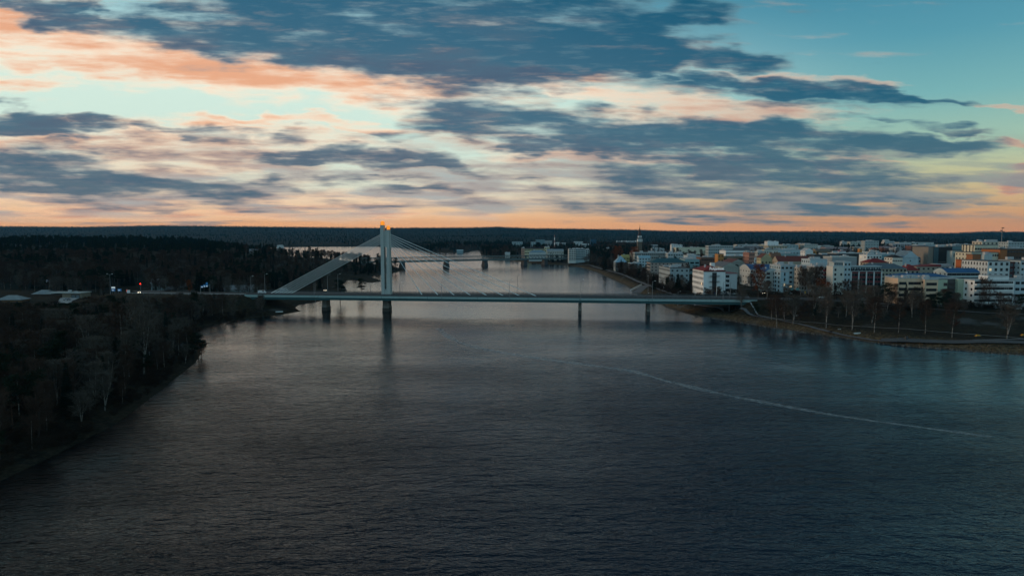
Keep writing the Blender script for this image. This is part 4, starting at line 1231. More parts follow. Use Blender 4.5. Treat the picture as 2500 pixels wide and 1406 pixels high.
bld('dark red brick middle of the white flats', 2466, 2492, 641, 19.5, 24, (0.10, 0.03, 0.03), rc=BRN, D=518, front=(3, 5, 1.8, 2.0, 'blue'), clutter=0)
bld('last white stair block at the right edge above the balconies', 2492, 2570, 637, 19.5, 24, (0.45, 0.52, 0.54), rc=DG, D=512, front=(7, 5, 1.6, 1.8, 'dark'), clutter=1)
bld('orange end wall left of the white corner flats', 2347, 2361, 634.5, 19, 7, (0.42, 0.11, 0.03), rc=BLK, D=560, clutter=0)
bld('beige house with a raised attic under red roofs', 2238, 2296, 651, 14, 16, (0.36, 0.33, 0.27), roof='shed', rc=RED, rise=1.6, D=560, clutter=0)
bld('house under a broad red hip roof', 2212, 2245, 660, 12, 14, (0.34, 0.30, 0.25), roof='hip', rc=RED, rise=4.6, D=545, clutter=2)
bld('pale roofed hall behind the red roofs', 2296, 2330, 650, 13, 20, (0.40, 0.42, 0.42), rc=(.3, .31, .32), roof='barrel_x', rise=2, D=590, clutter=0)

# --- far rows
far = [
    ('white storage block with tanks on its roof behind the promenade flats', 1640, 1666, 598, 20, 14, WH, 'flat', PALE, None),
    ('long cream hall with a dark roof in the far town', 1650, 1724, 604.5, 16, 20, CRL, 'flat', (0.4, 0.38, 0.3), None),
    ('pair of pale low houses among far trees', 1592, 1622, 607, 11, 14, LG, 'flat', PALE, (5, 2, 1.6, 1.4)),
    ('long white low hall left of the yellow fronted block', 1800, 1866, 597.5, 17, 30, LG, 'flat', (0.55, 0.57, 0.57), None),
    ('far grey hall with a reddish lower wall', 1812, 1864, 601, 14, 20, (0.35, 0.30, 0.30), 'flat', PALE, None),
    ('far yellow fronted block with a long grey roof', 1864, 1876, 598, 17, 40, YEL, 'flat', LG, (2, 3, 1.8, 1.8)),
    ('far beige shopping hall with yellow panels', 1876, 1922, 600.5, 16, 30, (0.42, 0.36, 0.24), 'flat', RS, (7, 2, 3, 2)),
    ('far blue grey office right of the shopping hall', 1912, 1950, 597.5, 18, 30, (0.34, 0.42, 0.43), 'flat', LG, (5, 2, 2, 2)),
    ('white two part rooftop far beyond the shopping hall', 1874, 1901, 589.5, 22, 20, WH, 'flat', PALE, (4, 1, 2, 2)),
    ('far white office with orange light painted on one end', 1964, 1997, 596.5, 19, 26, (0.46, 0.47, 0.43), 'flat', RS, (6, 3, 2.2, 1.6)),
    ('narrow end of the far white office with orange light in its paint', 1952, 1964, 596, 19, 26, (0.44, 0.30, 0.19), 'flat', RS, None),  # left face of the office, warm light put into its wall colour
    ('white dome shaped tent hall in the far town', 1997, 2024, 602.5, 12, 24, (0.55, 0.60, 0.60), 'barrel_y', (0.55, 0.60, 0.60), None),
    ('far row of dull pink metal roofs', 2020, 2080, 607, 12, 40, (0.28, 0.22, 0.22), 'gable_x', (0.30, 0.24, 0.25), None),
    ('far bright pink roofed kiosk', 2052, 2064, 612.5, 13, 12, (0.30, 0.05, 0.08), 'flat', (0.35, 0.05, 0.09), None),
    ('far grey flats with a pale blue upper floor', 2076, 2112, 590.5, 22, 18, (0.40, 0.42, 0.38), 'flat', PALE, (6, 3, 2.2, 1.5)),
    ('far tall pale flats with rooftop rooms', 2112, 2146, 588.5, 24, 18, (0.34, 0.39, 0.39), 'flat', PALE, (5, 4, 2.2, 1.5)),
    ('far white low shed left of the grey flats', 2056, 2068, 590, 18, 14, LG, 'flat', PALE, None),
    ('orange pyramid roof in the far town', 2129, 2148, 608, 12, 14, (0.3, 0.2, 0.12), 'hip', (0.32, 0.06, 0.03), None),
    ('ochre cube under the orange pyramid roof', 2099, 2105, 608, 15, 8, ORG, 'flat', ORG, None),
    ('far beige house row under the pyramid roof', 2085, 2128, 603, 12, 20, (0.36, 0.34, 0.29), 'flat', RS, (8, 2, 1.6, 1.4)),
    ('far white gabled workshop', 2158, 2186, 591.5, 18, 16, (0.45, 0.42, 0.38), 'gable_x', PALE, None),
    ('far long white rooftop with vents', 2196, 2280, 592, 20, 26, (0.44, 0.48, 0.47), 'flat', PALE, (10, 1, 2.2, 1.6)),
    ('far grey roofed hall left of the vents', 2180, 2226, 597, 15, 26, (0.36, 0.37, 0.38), 'gable_x', RS, None),
    ('far dark red brick hall with a dark eave', 2225, 2262, 600.5, 17, 24, (0.14, 0.06, 0.045), 'flat', DG, None),
    ('far white sign faced shop on the brick hall', 2243, 2256, 600, 16, 8, (0.5, 0.6, 0.6), 'flat', PALE, None),
    ('far blue white rooftop left of the modern office', 2240, 2300, 597.5, 17, 24, (0.40, 0.48, 0.5), 'flat', (0.5, 0.58, 0.58), None),
    ('far brown brick warehouse with a pink roof', 2152, 2188, 604.5, 12, 24, (0.18, 0.09, 0.08), 'gable_x', (0.30, 0.18, 0.19), None),
    ('far greyish workshop with a hipped grey roof', 2160, 2192, 606, 12, 20, (0.2, 0.1, 0.09), 'hip', (0.24, 0.22, 0.23), (5, 1, 1.5, 1.5)),
    ('grey bare hall beside the manor', 2186, 2204, 606, 14, 24, (0.38, 0.42, 0.44), 'flat', RS, None),
    ('far pale rooftops right of the modern office', 2330, 2374, 596.5, 20, 20, (0.34, 0.38, 0.38), 'flat', PALE, None),
    ('far low houses behind the modern office', 2300, 2345, 598.5, 17, 20, (0.42, 0.40, 0.34), 'flat', RS, None),
    ('far small white gabled house at the foot of the hill', 2160, 2172, 587.5, 20, 14, LG, 'gable_x', PALE, None),
    ('small pale flats beside the white gabled hall', 2014, 2036, 600.5, 15, 20, (0.36, 0.36, 0.34), 'flat', PALE, None),
]
for f_ in far:
    fr = (f_[9] + ('dark',)) if f_[9] else None
    bld(f_[0], f_[1], f_[2], f_[3], f_[4], f_[5], f_[6], roof=f_[7], rc=f_[8], rise=3, front=fr, near=False, D=None if f_[3] > 590 else (CAM_H - 12 - f_[4]) * F / (f_[3] - 573), zg=8 if f_[3] > 590 else 12)
# --- across the river bend, beyond the truss bridge
bld('long cream building with many windows beyond the truss bridge', 1281, 1330, 608, 16, 16, (0.60, 0.55, 0.36), roof='hip', rc=BLK, rise=3, front=(14, 3, 1.8, 2.0, 'dark'), left=(4, 3, 2, 2), D=1270, near=False)
bld('cream right tower of the long building beyond the truss bridge', 1330, 1342, 604, 17, 16, (0.60, 0.55, 0.36), rc=LG, front=(3, 4, 1.6, 1.8, 'dark'), D=1272, near=False)
bld('pinkish lit end of the long cream building', 1273, 1281, 606, 16, 10, (0.5, 0.32, 0.25), rc=LG, D=1280, near=False, front=(2, 4, 1.6, 1.8, 'dark'))  # warm light on the building's left face, painted as a pink wall
bld('low blue roofed riverside pavilion with pale domes', 1292, 1334, 616.5, 9, 16, (0.50, 0.53, 0.52), roof='hip', rc=(0.20, 0.30, 0.36), rise=4, front=(8, 1, 2.5, 2, 'dark'), D=1180, near=False)
bld('pale riverside houses right of the domed pavilion', 1336, 1376, 613, 11, 18, (0.48, 0.47, 0.42), roof='gable_x', rc=(0.28, 0.33, 0.36), rise=3.5, front=(9, 2, 1.7, 1.6, 'dark'), D=1230, near=False)
bld('pale blue flats at the right end of the truss bridge', 1406, 1428, 608.5, 19, 20, (0.44, 0.54, 0.56), rc=PALE, front=(6, 6, 1.9, 1.7, 'dark'), left=(4, 6, 2.4, 1.7, 'dark'), D=1110, near=False)
bld('white left corner of the flats at the truss bridge end', 1389, 1406, 609, 19, 20, (0.58, 0.58, 0.54), rc=PALE, front=(3, 6, 3.0, 1.4, 'dark'), left=(3, 6, 2.4, 1.7, 'dark'), D=1100, near=False)
bld('lower right wing of the flats at the truss bridge end', 1424, 1439, 610, 18, 14, (0.40, 0.46, 0.46), rc=PALE, front=(3, 5, 1.9, 1.7, 'dark'), D=1128, near=False)
bld('tiny white cottage under the spruces beyond the truss bridge', 1233, 1245, 619.5, 5, 10, (0.55, 0.55, 0.52), roof='gable_x', rc=PALE, rise=3, D=1350, near=False)
fars2 = [('pale terrace houses at the wood edge left of the promenade', 1457, 1480, 606, 10, CRL, PALE), ('second pale terrace at the wood edge', 1478, 1501, 606.5, 9, (0.48, 0.44, 0.34), PALE),
         ('dark blue cube with a white foot in front of the hill', 1442, 1456, 585, 24, (0.03, 0.09, 0.14), BLU), ('white domed hall in front of the hill', 1402, 1423, 591.5, 18, (0.50, 0.55, 0.56), PALE),
         ('low white sheds below the white domed hall', 1420, 1438, 597, 12, LG, PALE), ('leftmost long pale block below the hill', 1250, 1276, 590.5, 18, (0.30, 0.38, 0.40), PALE),
         ('second long pale block below the hill', 1296, 1318, 591, 18, (0.32, 0.40, 0.42), PALE), ('tallest pale block on the far rise below the hill', 1308, 1330, 585.5, 24, (0.18, 0.27, 0.30), (0.25, 0.34, 0.36)),
         ('pale blue block right of the tallest one below the hill', 1330, 1348, 588, 21, (0.36, 0.37, 0.37), PALE), ('small bright houses right of the striped chimney', 1357, 1366, 592, 14, WH, PALE),
         ('second small bright house right of the striped chimney', 1369, 1382, 593, 13, LG, PALE), ('small white house behind the spruces left of the back stays', 676, 688, 600.5, 9, WH, PALE),
         ('boat house on the wooded point in the river', 1115, 1130, 612, 5, (0.25, 0.35, 0.38), LB),
         ('far white rooftops behind the church wood', 1590, 1606, 598, 14, LG, PALE)]
for i, f_ in enumerate(fars2):
    zg_ = 9 if f_[3] != 592 or f_[4] > 8 else 10
    Dm = {9: 1750, 6: 2900, 5: 1830}.get(f_[4], 2200 if f_[3] < 595 else 1800)
    bld(f_[0], f_[1], f_[2], f_[3], f_[4], 16, f_[5], roof='gable_x' if f_[4] < 12 else ('barrel_x' if 'domed' in f_[0] else 'flat'), rc=f_[6], rise=2.5, front=(5, max(1, f_[4] // 5), 2, 1.6, 'dark') if f_[4] > 9 else None, near=False, D=Dm, zg=(4 if 'point' in f_[0] else max(8, hz1((f_[1] + f_[2] - 2500) / 2 / F * Dm, Dm))), clutter=0)
# zigzag row of white row houses
for i in range(9):
    xa = 1505 + i * 5.6
    bld('white gabled row house number %s from the left in the wood below the hill' % ['one', 'two', 'three', 'four', 'five', 'six', 'seven', 'eight', 'nine'][i], xa, xa + 4.6, 589.8 + (i % 2) * .8, 8, 12, (0.62, 0.66, 0.66), roof='gable_y', rc=WH, rise=4.5, near=False, D=2900, zg=11, clutter=0, name='row_house', cat='house')
# church
D = 1110
cx, _, ctop = at_d(1562, 555, D)
ch = empty('church', (cx, D, 8), 0, 'church tower with a white belfry and a tall dark needle spire', 'church')
m = MB(); m.box(-3.6, 3.6, -3.6, 3.6, -3, 30.6); m.obj('tower', wallmat((0.13, 0.10, 0.075)), ch)
m = MB(); m.box(-3.7, 3.7, -3.7, 3.7, 30.61, 34.9); bf = m.obj('belfry', wallmat(WH), ch)
for x_ in (-1.6, 1.6):
    m = MB(); m.box(x_ - .6, x_ + .6, -3.8, -3.69, 31.2, 34.2); m.obj('louvre', M_dframe, bf)
m = MB(); m.box(-2.9, 2.9, -2.9, 2.9, 34.91, 37.0); m.obj('upper_tower', wallmat((0.06, 0.05, 0.045)), ch)
m = MB(); m.box(-2.6, 2.6, -2.6, 2.6, 37.01, 40.2); bf = m.obj('belfry', wallmat(WH), ch)
m = MB(); m.box(-.8, .8, -2.7, -2.59, 37.4, 39.8); m.obj('louvre', M_dframe, bf)
m = MB()
for z0, z1, a, b_ in ((40.21, 42.0, 2.9, 2.1), (42.0, 48, 2.1, 1.3), (48, 52.0, 1.3, .6), (52.0, 56.0, .6, .12)):
    m.frustum((-a, a, -a, a), (-b_, b_, -b_, b_), z0, z1)
sp_ = m.obj('spire', mat('spire_copper', (0.05, 0.03, 0.03), .6, .1), ch)
m = MB(); m.tube((0, 0, 55.8), (0, 0, 58.5), .14, n=4); m.box(-.7, .7, -.1, .1, 57.2, 57.45); m.obj('cross', M_dframe, sp_)
m = MB(); m.box(-9, 9, 3.7, 40, -3, 12); m.obj('nave', wallmat((0.3, 0.29, 0.26)), ch)
m = MB(); m.extrude([(-9.4, 12.01), (9.4, 12.01), (0, 22)], 3.65, 40.2); m.obj('nave_roof', roofmat(BRN), ch)
# striped chimney
D = 1900
x_, _, z_ = at_d(1354, 574, D)
sc = empty('chimney', (x_, D, 8), 0, 'slim red and white striped chimney below the hill', 'chimney')
seg = (z_ - 8) / 6
for k in range(6):
    m = MB(); m.tube((0, 0, k * seg), (0, 0, (k + 1) * seg - .01), 1.4 - k * .1, 1.3 - k * .1, n=8); m.obj('stripe', mat('chimney_red', (0.35, 0.22, 0.22), .7, .1) if k % 2 else M_white, sc)
# floodlight mast
D = 900
x_, _, z_ = at_d(2447, 557, D)
fm = empty('floodlight_mast', (x_, D, 8), 0, 'tall dark floodlight mast with three tilted lamps above the roofs', 'floodlight mast')
m = MB(); m.tube((0, 0, 0), (0, 0, z_ - 8), .5, .28, n=6); m.obj('pole', M_steel, fm)
for dz_, dx_ in ((0, .8), (-3.4, -1.0), (-5.2, 1.4)):
    m = MB(); m.box(dx_ - 1.5, dx_ + 1.5, -.4, .4, z_ - 8 + dz_ - .5, z_ - 8 + dz_ + .6); o = m.obj('floodlight', M_dframe, fm)
# logo board
D = 700
xa, _, za = at_d(1841.5, 629.5, D); xb, _, zb = at_d(1851.5, 642, D)
lb = empty('sign_board', ((xa + xb) / 2, D, 8), 0, 'white roof board with a dark red round slashed emblem', 'sign board')
hw, zc_, hh = (xb - xa) / 2, (za + zb) / 2 - 8, (za - zb) / 2
m = MB(); m.box(-hw, hw, 0, .5, zc_ - hh, zc_ + hh); m.obj('board', wallmat(WH), lb)
m = MB(); [m.box(x_ - .15, x_ + .15, .1, .4, -1, zc_ - hh) for x_ in (-hw * .6, hw * .6)]; m.obj('post', M_steel, lb)
m = MB(); N_ = 20
ring = [(math.cos(t) * r_ * hw * .62, -.05, zc_ + math.sin(t) * r_ * hh * .6) for r_ in (1, .72) for t in np.linspace(0, 2 * math.pi, N_, endpoint=False)]
m.add(ring, [(k, (k + 1) % N_, N_ + (k + 1) % N_, N_ + k) for k in range(N_)])
m.add([(-hw * .62, -.06, zc_ - hh * .42), (-hw * .4, -.06, zc_ - hh * .6), (hw * .62, -.06, zc_ + hh * .42), (hw * .4, -.06, zc_ + hh * .6)], [(0, 1, 2, 3)])
m.obj('emblem', mat('emblem_red', (0.22, 0.03, 0.05), .6, 0), lb)

# --- left bank buildings
def place_px(px, pyb, z):
    return at_z(px, pyb, z)


x, y = at_z(176, 737, 4.5)
lh = empty('flat_roofed_house', (x, y, 4.0), math.radians(-4), 'flat roofed two storey house with a long pale eave among the left bank trees', 'house')
sc_ = y / F
W_ = 50 * sc_; H_ = 23 * sc_
m = MB(); m.box(-W_ * .5, W_ * .5, 0, 9, -2, H_); m.obj('wall', wallmat((0.22, 0.18, 0.13)), lh)
m = MB(); m.box(-W_ * 1.25, W_ * .52, -1.2, 10, H_ + .003, H_ + .5); m.obj('roof', roofmat((0.34, 0.38, 0.37)), lh)
m = MB(); m.box(-W_ * .02, W_ * .42, -.25, -.02, H_ * .30, H_ * .9); re = m.obj('window_recess', M_dframe, lh)
for k in range(2):
    link('window', WM['blue'], re, (W_ * (.09 + .22 * k), -.3, H_ * .58), scale=(W_ * .13, 1, H_ * .36))
m = MB(); m.box(W_ * .1, W_ * .26, -.2, -.02, -.5, H_ * .26); m.obj('door', wallmat(LG), lh)
m = MB(); m.box(-W_ * .35, -W_ * .22, 3, 4.4, H_ + .51, H_ + 1.9); m.box(-W_ * .1, W_ * .1, 4, 5, H_ + .51, H_ + 1.1); m.obj('roof_plant', M_vent, lh)
for px_0, pyb, lab, wd in ((22, 742, 'house with a pale hip roof at the left edge of the view', 15), (102, 727, 'low house with a frosted roof behind the flagpole', 12)):
    x, y = at_z(px_0, pyb, 5.5)
    hh_ = empty('hip_roofed_house', (x, y, 4.5), 0.1, lab, 'house')
    m = MB(); m.box(-wd / 2, wd / 2, 0, 9, -2, 3.6); m.obj('wall', wallmat((0.16, 0.09, 0.05)), hh_)
    m = MB(); m.frustum((-wd / 2 - .8, wd / 2 + .8, -.8, 9.8), (-wd * .18, wd * .18, 4.2, 4.8), 3.61, 6.3); m.obj('roof', roofmat((0.26, 0.29, 0.30)), hh_)
    for k in range(3):
        link('window', WM['dark'], hh_, (-wd * .32 + wd * .32 * k, -.03, 1.9), scale=(1.4, 1, 1.2))
for px_0, pyb, wd, hgt, lab in ((620, 643, 11, 6, 'pale blue gabled house half hidden in the left bank wood'), (540, 640, 9, 4, 'small frosted roof deep in the left bank wood'), (580, 707, 22, 4, 'low bluish shed roof behind the back stays'), (385, 705, 9, 6, 'small pale house beside the road in the left wood')):
    x, y = at_z(px_0, pyb, 9)
    hh_ = empty('gabled_house', (x, y, hz1(x, y) - .2), 0.3, lab, 'house')
    m = MB(); m.box(-wd / 2, wd / 2, 0, 9, -2, hgt); m.obj('wall', wallmat((0.22, 0.28, 0.29)), hh_)
    m = MB(); m.extrude([(-.6, hgt), (9.6, hgt), (4.5, hgt + 3.4)], -wd / 2 - .5, wd / 2 + .5, axis='x'); m.obj('roof', roofmat((0.22, 0.22, 0.23)), hh_)
    FOOT.append((x, y + 4, wd * .7))


# ------------------------------------------------------------------ trees
M_birch = bpy.data.materials.new('birch_bark'); M_birch.use_nodes = True
n = NT(M_birch.node_tree); p = M_birch.node_tree.nodes['Principled BSDF']
tcn = n.n.new('ShaderNodeTexCoord')
f = n.noise(n.mapping(tcn.outputs['Object'], scale=(1, 1, .6)), 1.6, 4, 0.7)
n.put(p.inputs['Base Color'], n.mix(n.step(f, 0.42, 0.55), (0.05, 0.045, 0.04, 1), (0.27, 0.255, 0.23, 1))); p.inputs['Roughness'].default_value = .9
M_bark = mat('dark_bark', (0.045, 0.036, 0.030), .95, .3, .8)
M_twig = mat('bare_twigs', (0.060, 0.040, 0.030), .95, .35, .12, spec=.1)
M_twig2 = mat('grey_twigs', (0.10, 0.088, 0.074), .95, .35, .12, spec=.1)
M_spr = mat('spruce_needles', (0.010, 0.018, 0.013), .9, .4, .25, spec=.1)
M_pine = mat('pine_needles', (0.016, 0.026, 0.016), .9, .4, .25, spec=.1)
M_pbark = mat('pine_bark', (0.085, 0.045, 0.028), .95, .3, .8)
M_orange = mat('orange_leaves', (0.18, 0.052, 0.016), .9, .35, .5, spec=.1)
M_shrub = mat('shrub_twigs', (0.034, 0.026, 0.020), .95, .4, .1, spec=.1)


def blades(P0, Dv, Ln, Wd, r):
    """thin triangles from P0 along Dv"""
    k = len(P0)
    sd_ = np.cross(Dv, r.normal(size=(k, 3))); sd_ /= np.linalg.norm(sd_, axis=1)[:, None] + 1e-9
    A = P0 - sd_ * (Wd / 2)[:, None]; B = P0 + sd_ * (Wd / 2)[:, None]; C = P0 + Dv * Ln[:, None]
    V = np.stack([A, B, C], 1).reshape(-1, 3)
    return V, np.arange(3 * k).reshape(-1, 3)


def prisms(P0, P1, R0, R1):
    """three sided limbs, as triangles"""
    k = len(P0); d = P1 - P0; d /= np.linalg.norm(d, axis=1)[:, None] + 1e-9
    u = np.cross(d, np.tile([0.3, 0.2, 1.0], (k, 1))); u /= np.linalg.norm(u, axis=1)[:, None] + 1e-9
    w = np.cross(d, u)
    V = []
    for P, R in ((P0, R0), (P1, R1)):
        for j in range(3):
            t = 2 * math.pi * j / 3
            V.append(P + (u * math.cos(t) + w * math.sin(t)) * R[:, None])
    V = np.stack(V, 1).reshape(-1, 3)
    T = []
    for j in range(3):
        a, b_, c, d_ = j, (j + 1) % 3, 3 + (j + 1) % 3, 3 + j
        T += [[a, b_, c], [a, c, d_]]
    T = (np.array(T)[None] + (np.arange(k) * 6)[:, None, None]).reshape(-1, 3)
    return V, T


def join(parts):
    V, T, o = [], [], 0
    for v, t in parts:
        V.append(v); T.append(t + o); o += len(v)
    return np.concatenate(V), np.concatenate(T)


def norm(a):
    return a / (np.linalg.norm(a, axis=-1, keepdims=True) + 1e-9)


def trunk_mesh(h, r0, r, mm, top=0.95, bend=.5, n_=6, seg=7, fork=False):
    m = MB()
    def stem(p, q, ra, rb, ph):
        last = Vector(p)
        for i in range(seg):
            t = (i + 1) / seg
            nx = Vector(p).lerp(Vector(q), t) + Vector((math.sin(t * 3 + ph) * bend * .3, math.cos(t * 2.3 + ph) * bend * .3, 0)) * (1 if t < 1 else .3)
            m.tube(last, nx, ra + (rb - ra) * i / seg, ra + (rb - ra) * t, n=n_, caps=False)
            last = nx
    ph = r.uniform(0, 6)
    stem((0, 0, -.6), (r.normal() * bend, r.normal() * bend, h * top), r0, r0 * .16, ph)
    if fork:
        for k in range(2):
            a = r.uniform(0, 6.28)
            stem((0, 0, h * .08), (math.cos(a) * h * .15, math.sin(a) * h * .15, h * .85), r0 * .75, r0 * .12, ph + k)
    me = m.mesh('trunk', mm)
    me.polygons.foreach_set('use_smooth', [True] * len(me.polygons))
    return me


def bare_crown(h, spread, r, nl=26, ns=6, nt=11, wd=.045, tl=1.2, start=.28, upang=(35, 62), mm=None, leaves=0, leafmat=None, droop=0.15):
    parts = []
    t = start + (1 - start) * (np.arange(nl) + r.uniform(0, 1, nl)) / nl * .97
    a = np.arange(nl) * 2.4 + r.normal(size=nl) * .4
    up = np.radians(r.uniform(*upang, nl))
    prof = np.sin(np.clip((t - start) / (1 - start) * .82 + .18, 0, 1) * math.pi) ** .7
    Ln = spread * prof * r.uniform(.75, 1.15, nl) / np.cos(up) * .9 + .3
    P0 = np.stack([np.zeros(nl), np.zeros(nl), t * h * .95], 1)
    Dv = np.stack([np.cos(a) * np.cos(up), np.sin(a) * np.cos(up), np.sin(up)], 1)
    P1 = P0 + Dv * (Ln * .55)[:, None]
    D2 = norm(Dv + np.array([0, 0, .35]) + r.normal(size=(nl, 3)) * .12)
    P2 = P1 + D2 * (Ln * .5)[:, None]
    P2[:, 2] = np.minimum(P2[:, 2], h)
    rr = .03 + .07 * (1 - t)
    parts += [prisms(P0, P1, rr, rr * .6), prisms(P1, P2, rr * .6, rr * .2)]
    # secondary
    k = nl * ns
    idx = np.repeat(np.arange(nl), ns); u = r.uniform(.2, 1, k)
    B = np.where((u < .55)[:, None], P0[idx] + (P1 - P0)[idx] * (u / .55)[:, None], P1[idx] + (P2 - P1)[idx] * ((u - .55) / .45)[:, None])
    sd_ = norm(Dv[idx] * .8 + r.normal(size=(k, 3)) * .55 + np.array([0, 0, .25]))
    sl = Ln[idx] * r.uniform(.22, .45, k) + .3
    E = B + sd_ * sl[:, None]
    parts.append(blades(B, sd_, sl, np.full(k, wd * 1.6), r))
    # twigs
    q = k * nt
    ix = np.repeat(np.arange(k), nt); u = r.uniform(.1, 1, q)
    B2 = B[ix] + (E - B)[ix] * u[:, None]
    td = norm(sd_[ix] * .6 + r.normal(size=(q, 3)) * .6 + np.array([0, 0, -droop + .2]))
    parts.append(blades(B2, td, r.uniform(.5, 1.2, q) * tl, np.full(q, wd), r))
    V, T = join(parts)
    mi = np.zeros(len(T), dtype=np.int32)
    mats = [mm]
    if leaves:
        ix = r.integers(0, k, leaves)
        C = B[ix] + (E - B)[ix] * r.uniform(.2, 1.15, leaves)[:, None] + r.normal(size=(leaves, 3)) * .25
        LV, LT = blades(C, norm(r.normal(size=(leaves, 3))), np.full(leaves, .30), np.full(leaves, .26), r)
        V, T = join([(V, T), (LV, LT)])
        mi = np.concatenate([mi, np.ones(leaves, dtype=np.int32)])
        mats = [mm, leafmat]
    V[:, 2] = np.minimum(V[:, 2], h * 1.06)
    return V, T, mats, mi


def spruce_crown(h, spread, r, layers=26, per=11, nb=9, sz=1.0):
    parts = []
    for i in range(layers):
        f_ = i / (layers - 1)
        z = h * (.10 + .88 * f_)
        R = spread * (1 - f_) ** .85 * r.uniform(.8, 1.12) + .15
        a = r.uniform(0, 6.28) + np.arange(per) * 6.283 / per + r.normal(size=per) * .2
        Rk = R * r.uniform(.65, 1.15, per)
        P0 = np.stack([np.zeros(per), np.zeros(per), np.full(per, z)], 1)
        Dv = norm(np.stack([np.cos(a), np.sin(a), np.full(per, -.28 + .3 * f_)], 1))
        idx = np.repeat(np.arange(per), nb); u = r.uniform(.12, 1, per * nb)
        B = P0[idx] + Dv[idx] * (Rk[idx] * u)[:, None]
        sd_ = norm(Dv[idx] * .7 + r.normal(size=(per * nb, 3)) * np.array([.55, .55, .25]) + np.array([0, 0, -.35]))
        parts.append(blades(B, sd_, (.35 + .5 * (1 - u)) * sz * (.6 + .5 * (1 - f_)) * 1.3, np.full(per * nb, .34 * sz), r))
    top = blades(np.array([[0, 0, h * .96]]), np.array([[0, 0, 1.0]]), np.array([h * .06]), np.array([.2]), r)
    parts.append(top)
    return join(parts)


def pine_crown(h, spread, r, clumps=26, per=70, sz=1.0, base=.42):
    parts = []
    for i in range(clumps):
        f_ = r.uniform(0, 1) ** .8
        z = h * (base + (1 - base) * f_)
        R = spread * math.sqrt(max(.05, 1 - (f_ * 1.02 - .25) ** 2)) * (1 - f_ * .35)
        a = r.uniform(0, 6.28); q = R * r.uniform(.35, 1)
        c = np.array([math.cos(a) * q, math.sin(a) * q, z])
        P = c + r.normal(size=(per, 3)) * np.array([.75, .75, .30]) * spread * .26
        parts.append(blades(P, norm(r.normal(size=(per, 3)) + np.array([0, 0, .5])), np.full(per, .6 * sz), np.full(per, .28 * sz), r))
        parts.append(prisms(np.array([[0, 0, z - h * .06]]), c[None], np.array([.09]), np.array([.03])))
    return join(parts)


PROTO = {}


def proto(kind, h, crown, trunk, name, cat):
    root = empty(name, (0, -50, 0), 0, cat=cat)
    link('trunk', trunk, root)
    link('crown', crown, root)
    PROTO.setdefault(kind, []).append((root, h))


def cmesh(V, T, mats, mi=None):
    return pyobj('crown', V, T, mats, parent=False, mi=mi)


for s_ in range(4):
    r = np.random.default_rng(100 + s_)
    h = [14, 12, 15, 11][s_]
    V, T, ms, mi = bare_crown(h, 2.9, r, mm=[M_twig, M_twig2][s_ % 2], nl=26, ns=6, nt=12, wd=.085)
    proto('birch', h, cmesh(V, T, ms, mi), trunk_mesh(h, .17, r, M_birch, fork=s_ in (1, 3)), 'bare_birch', 'tree')
for s_ in range(3):
    r = np.random.default_rng(200 + s_)
    h = [12, 10, 14][s_]
    V, T, ms, mi = bare_crown(h, 3.6, r, mm=[M_twig2, M_twig, M_twig][s_], nl=24, ns=6, nt=10, start=.2, upang=(28, 58), wd=.09)
    proto('bare', h, cmesh(V, T, ms, mi), trunk_mesh(h, .2, r, M_bark, fork=s_ == 1), 'bare_tree', 'tree')
for s_ in range(3):
    r = np.random.default_rng(300 + s_)
    h = [17, 14, 19][s_]
    V, T = spruce_crown(h, [2.6, 2.7, 2.9][s_], r)
    proto('spruce', h, cmesh(V, T, M_spr), trunk_mesh(h, .2, r, M_bark, bend=.1), 'spruce_tree', 'tree')
for s_ in range(3):
    r = np.random.default_rng(400 + s_)
    h = [16, 14, 18][s_]
    V, T = pine_crown(h, [2.9, 3.2, 3.0][s_], r)
    proto('pine', h, cmesh(V, T, M_pine), trunk_mesh(h, .2, r, M_pbark, bend=.3), 'pine_tree', 'tree')
for s_ in range(2):
    r = np.random.default_rng(500 + s_)
    h = [14, 12][s_]
    V, T, ms, mi = bare_crown(h, 3.2, r, mm=M_twig, nl=26, ns=6, nt=8, leaves=[2600, 1600][s_], leafmat=M_orange, start=.16)
    proto('orange', h, cmesh(V, T, ms, mi), trunk_mesh(h, .2, r, M_bark), 'orange_leaved_tree', 'tree')
for s_ in range(2):
    r = np.random.default_rng(600 + s_)
    h = 3.2
    V, T, ms, mi = bare_crown(h, 1.9, r, mm=M_shrub, nl=16, ns=5, nt=8, start=.05, upang=(20, 70), wd=.06, tl=.8)
    proto('shrub', h, cmesh(V, T, ms, mi), trunk_mesh(h, .07, r, M_shrub), 'bare_shrub', 'shrub')

USED = set()
TREES = []      # xy of individuals
NIND = {'birch': 0, 'bare': 0, 'spruce': 0, 'pine': 0, 'orange': 0, 'shrub': 0}


def plant(kind, x, y, hgt, label, group=None, z=None, wide=1.0):
    vs = PROTO[kind]
    i = random.randrange(len(vs))
    root, h0 = vs[i]
    s_ = hgt / h0
    z = hz1(x, y) - .1 if z is None else z
    sc_ = (s_ * wide, s_ * wide, s_)
    TREES.append((x, y)); NIND[kind] += 1
    rz = random.uniform(0, 6.28)
    if (kind, i) not in USED:
        USED.add((kind, i))
        root.location = (x, y, z); root.rotation_euler = (0, 0, rz); root.scale = sc_
        tag(root, label, group=group)
        return root
    return copy_tree(root, (x, y, z), rz, sc_, label, group)


def tree_px(kind, px, pyb, pyt, label, group=None, zg=6.0, wide=1.0):
    x, y = at_z(px, pyb, zg)
    if sdf(np.array([x]), np.array([y]))[0] < .5:
        print('in water', label)
    zt = at_d(px, pyt, y)[2]
    z = hz1(x, y) - .1
    return plant(kind, x, y, max(3, zt - z), label, group, z, wide)


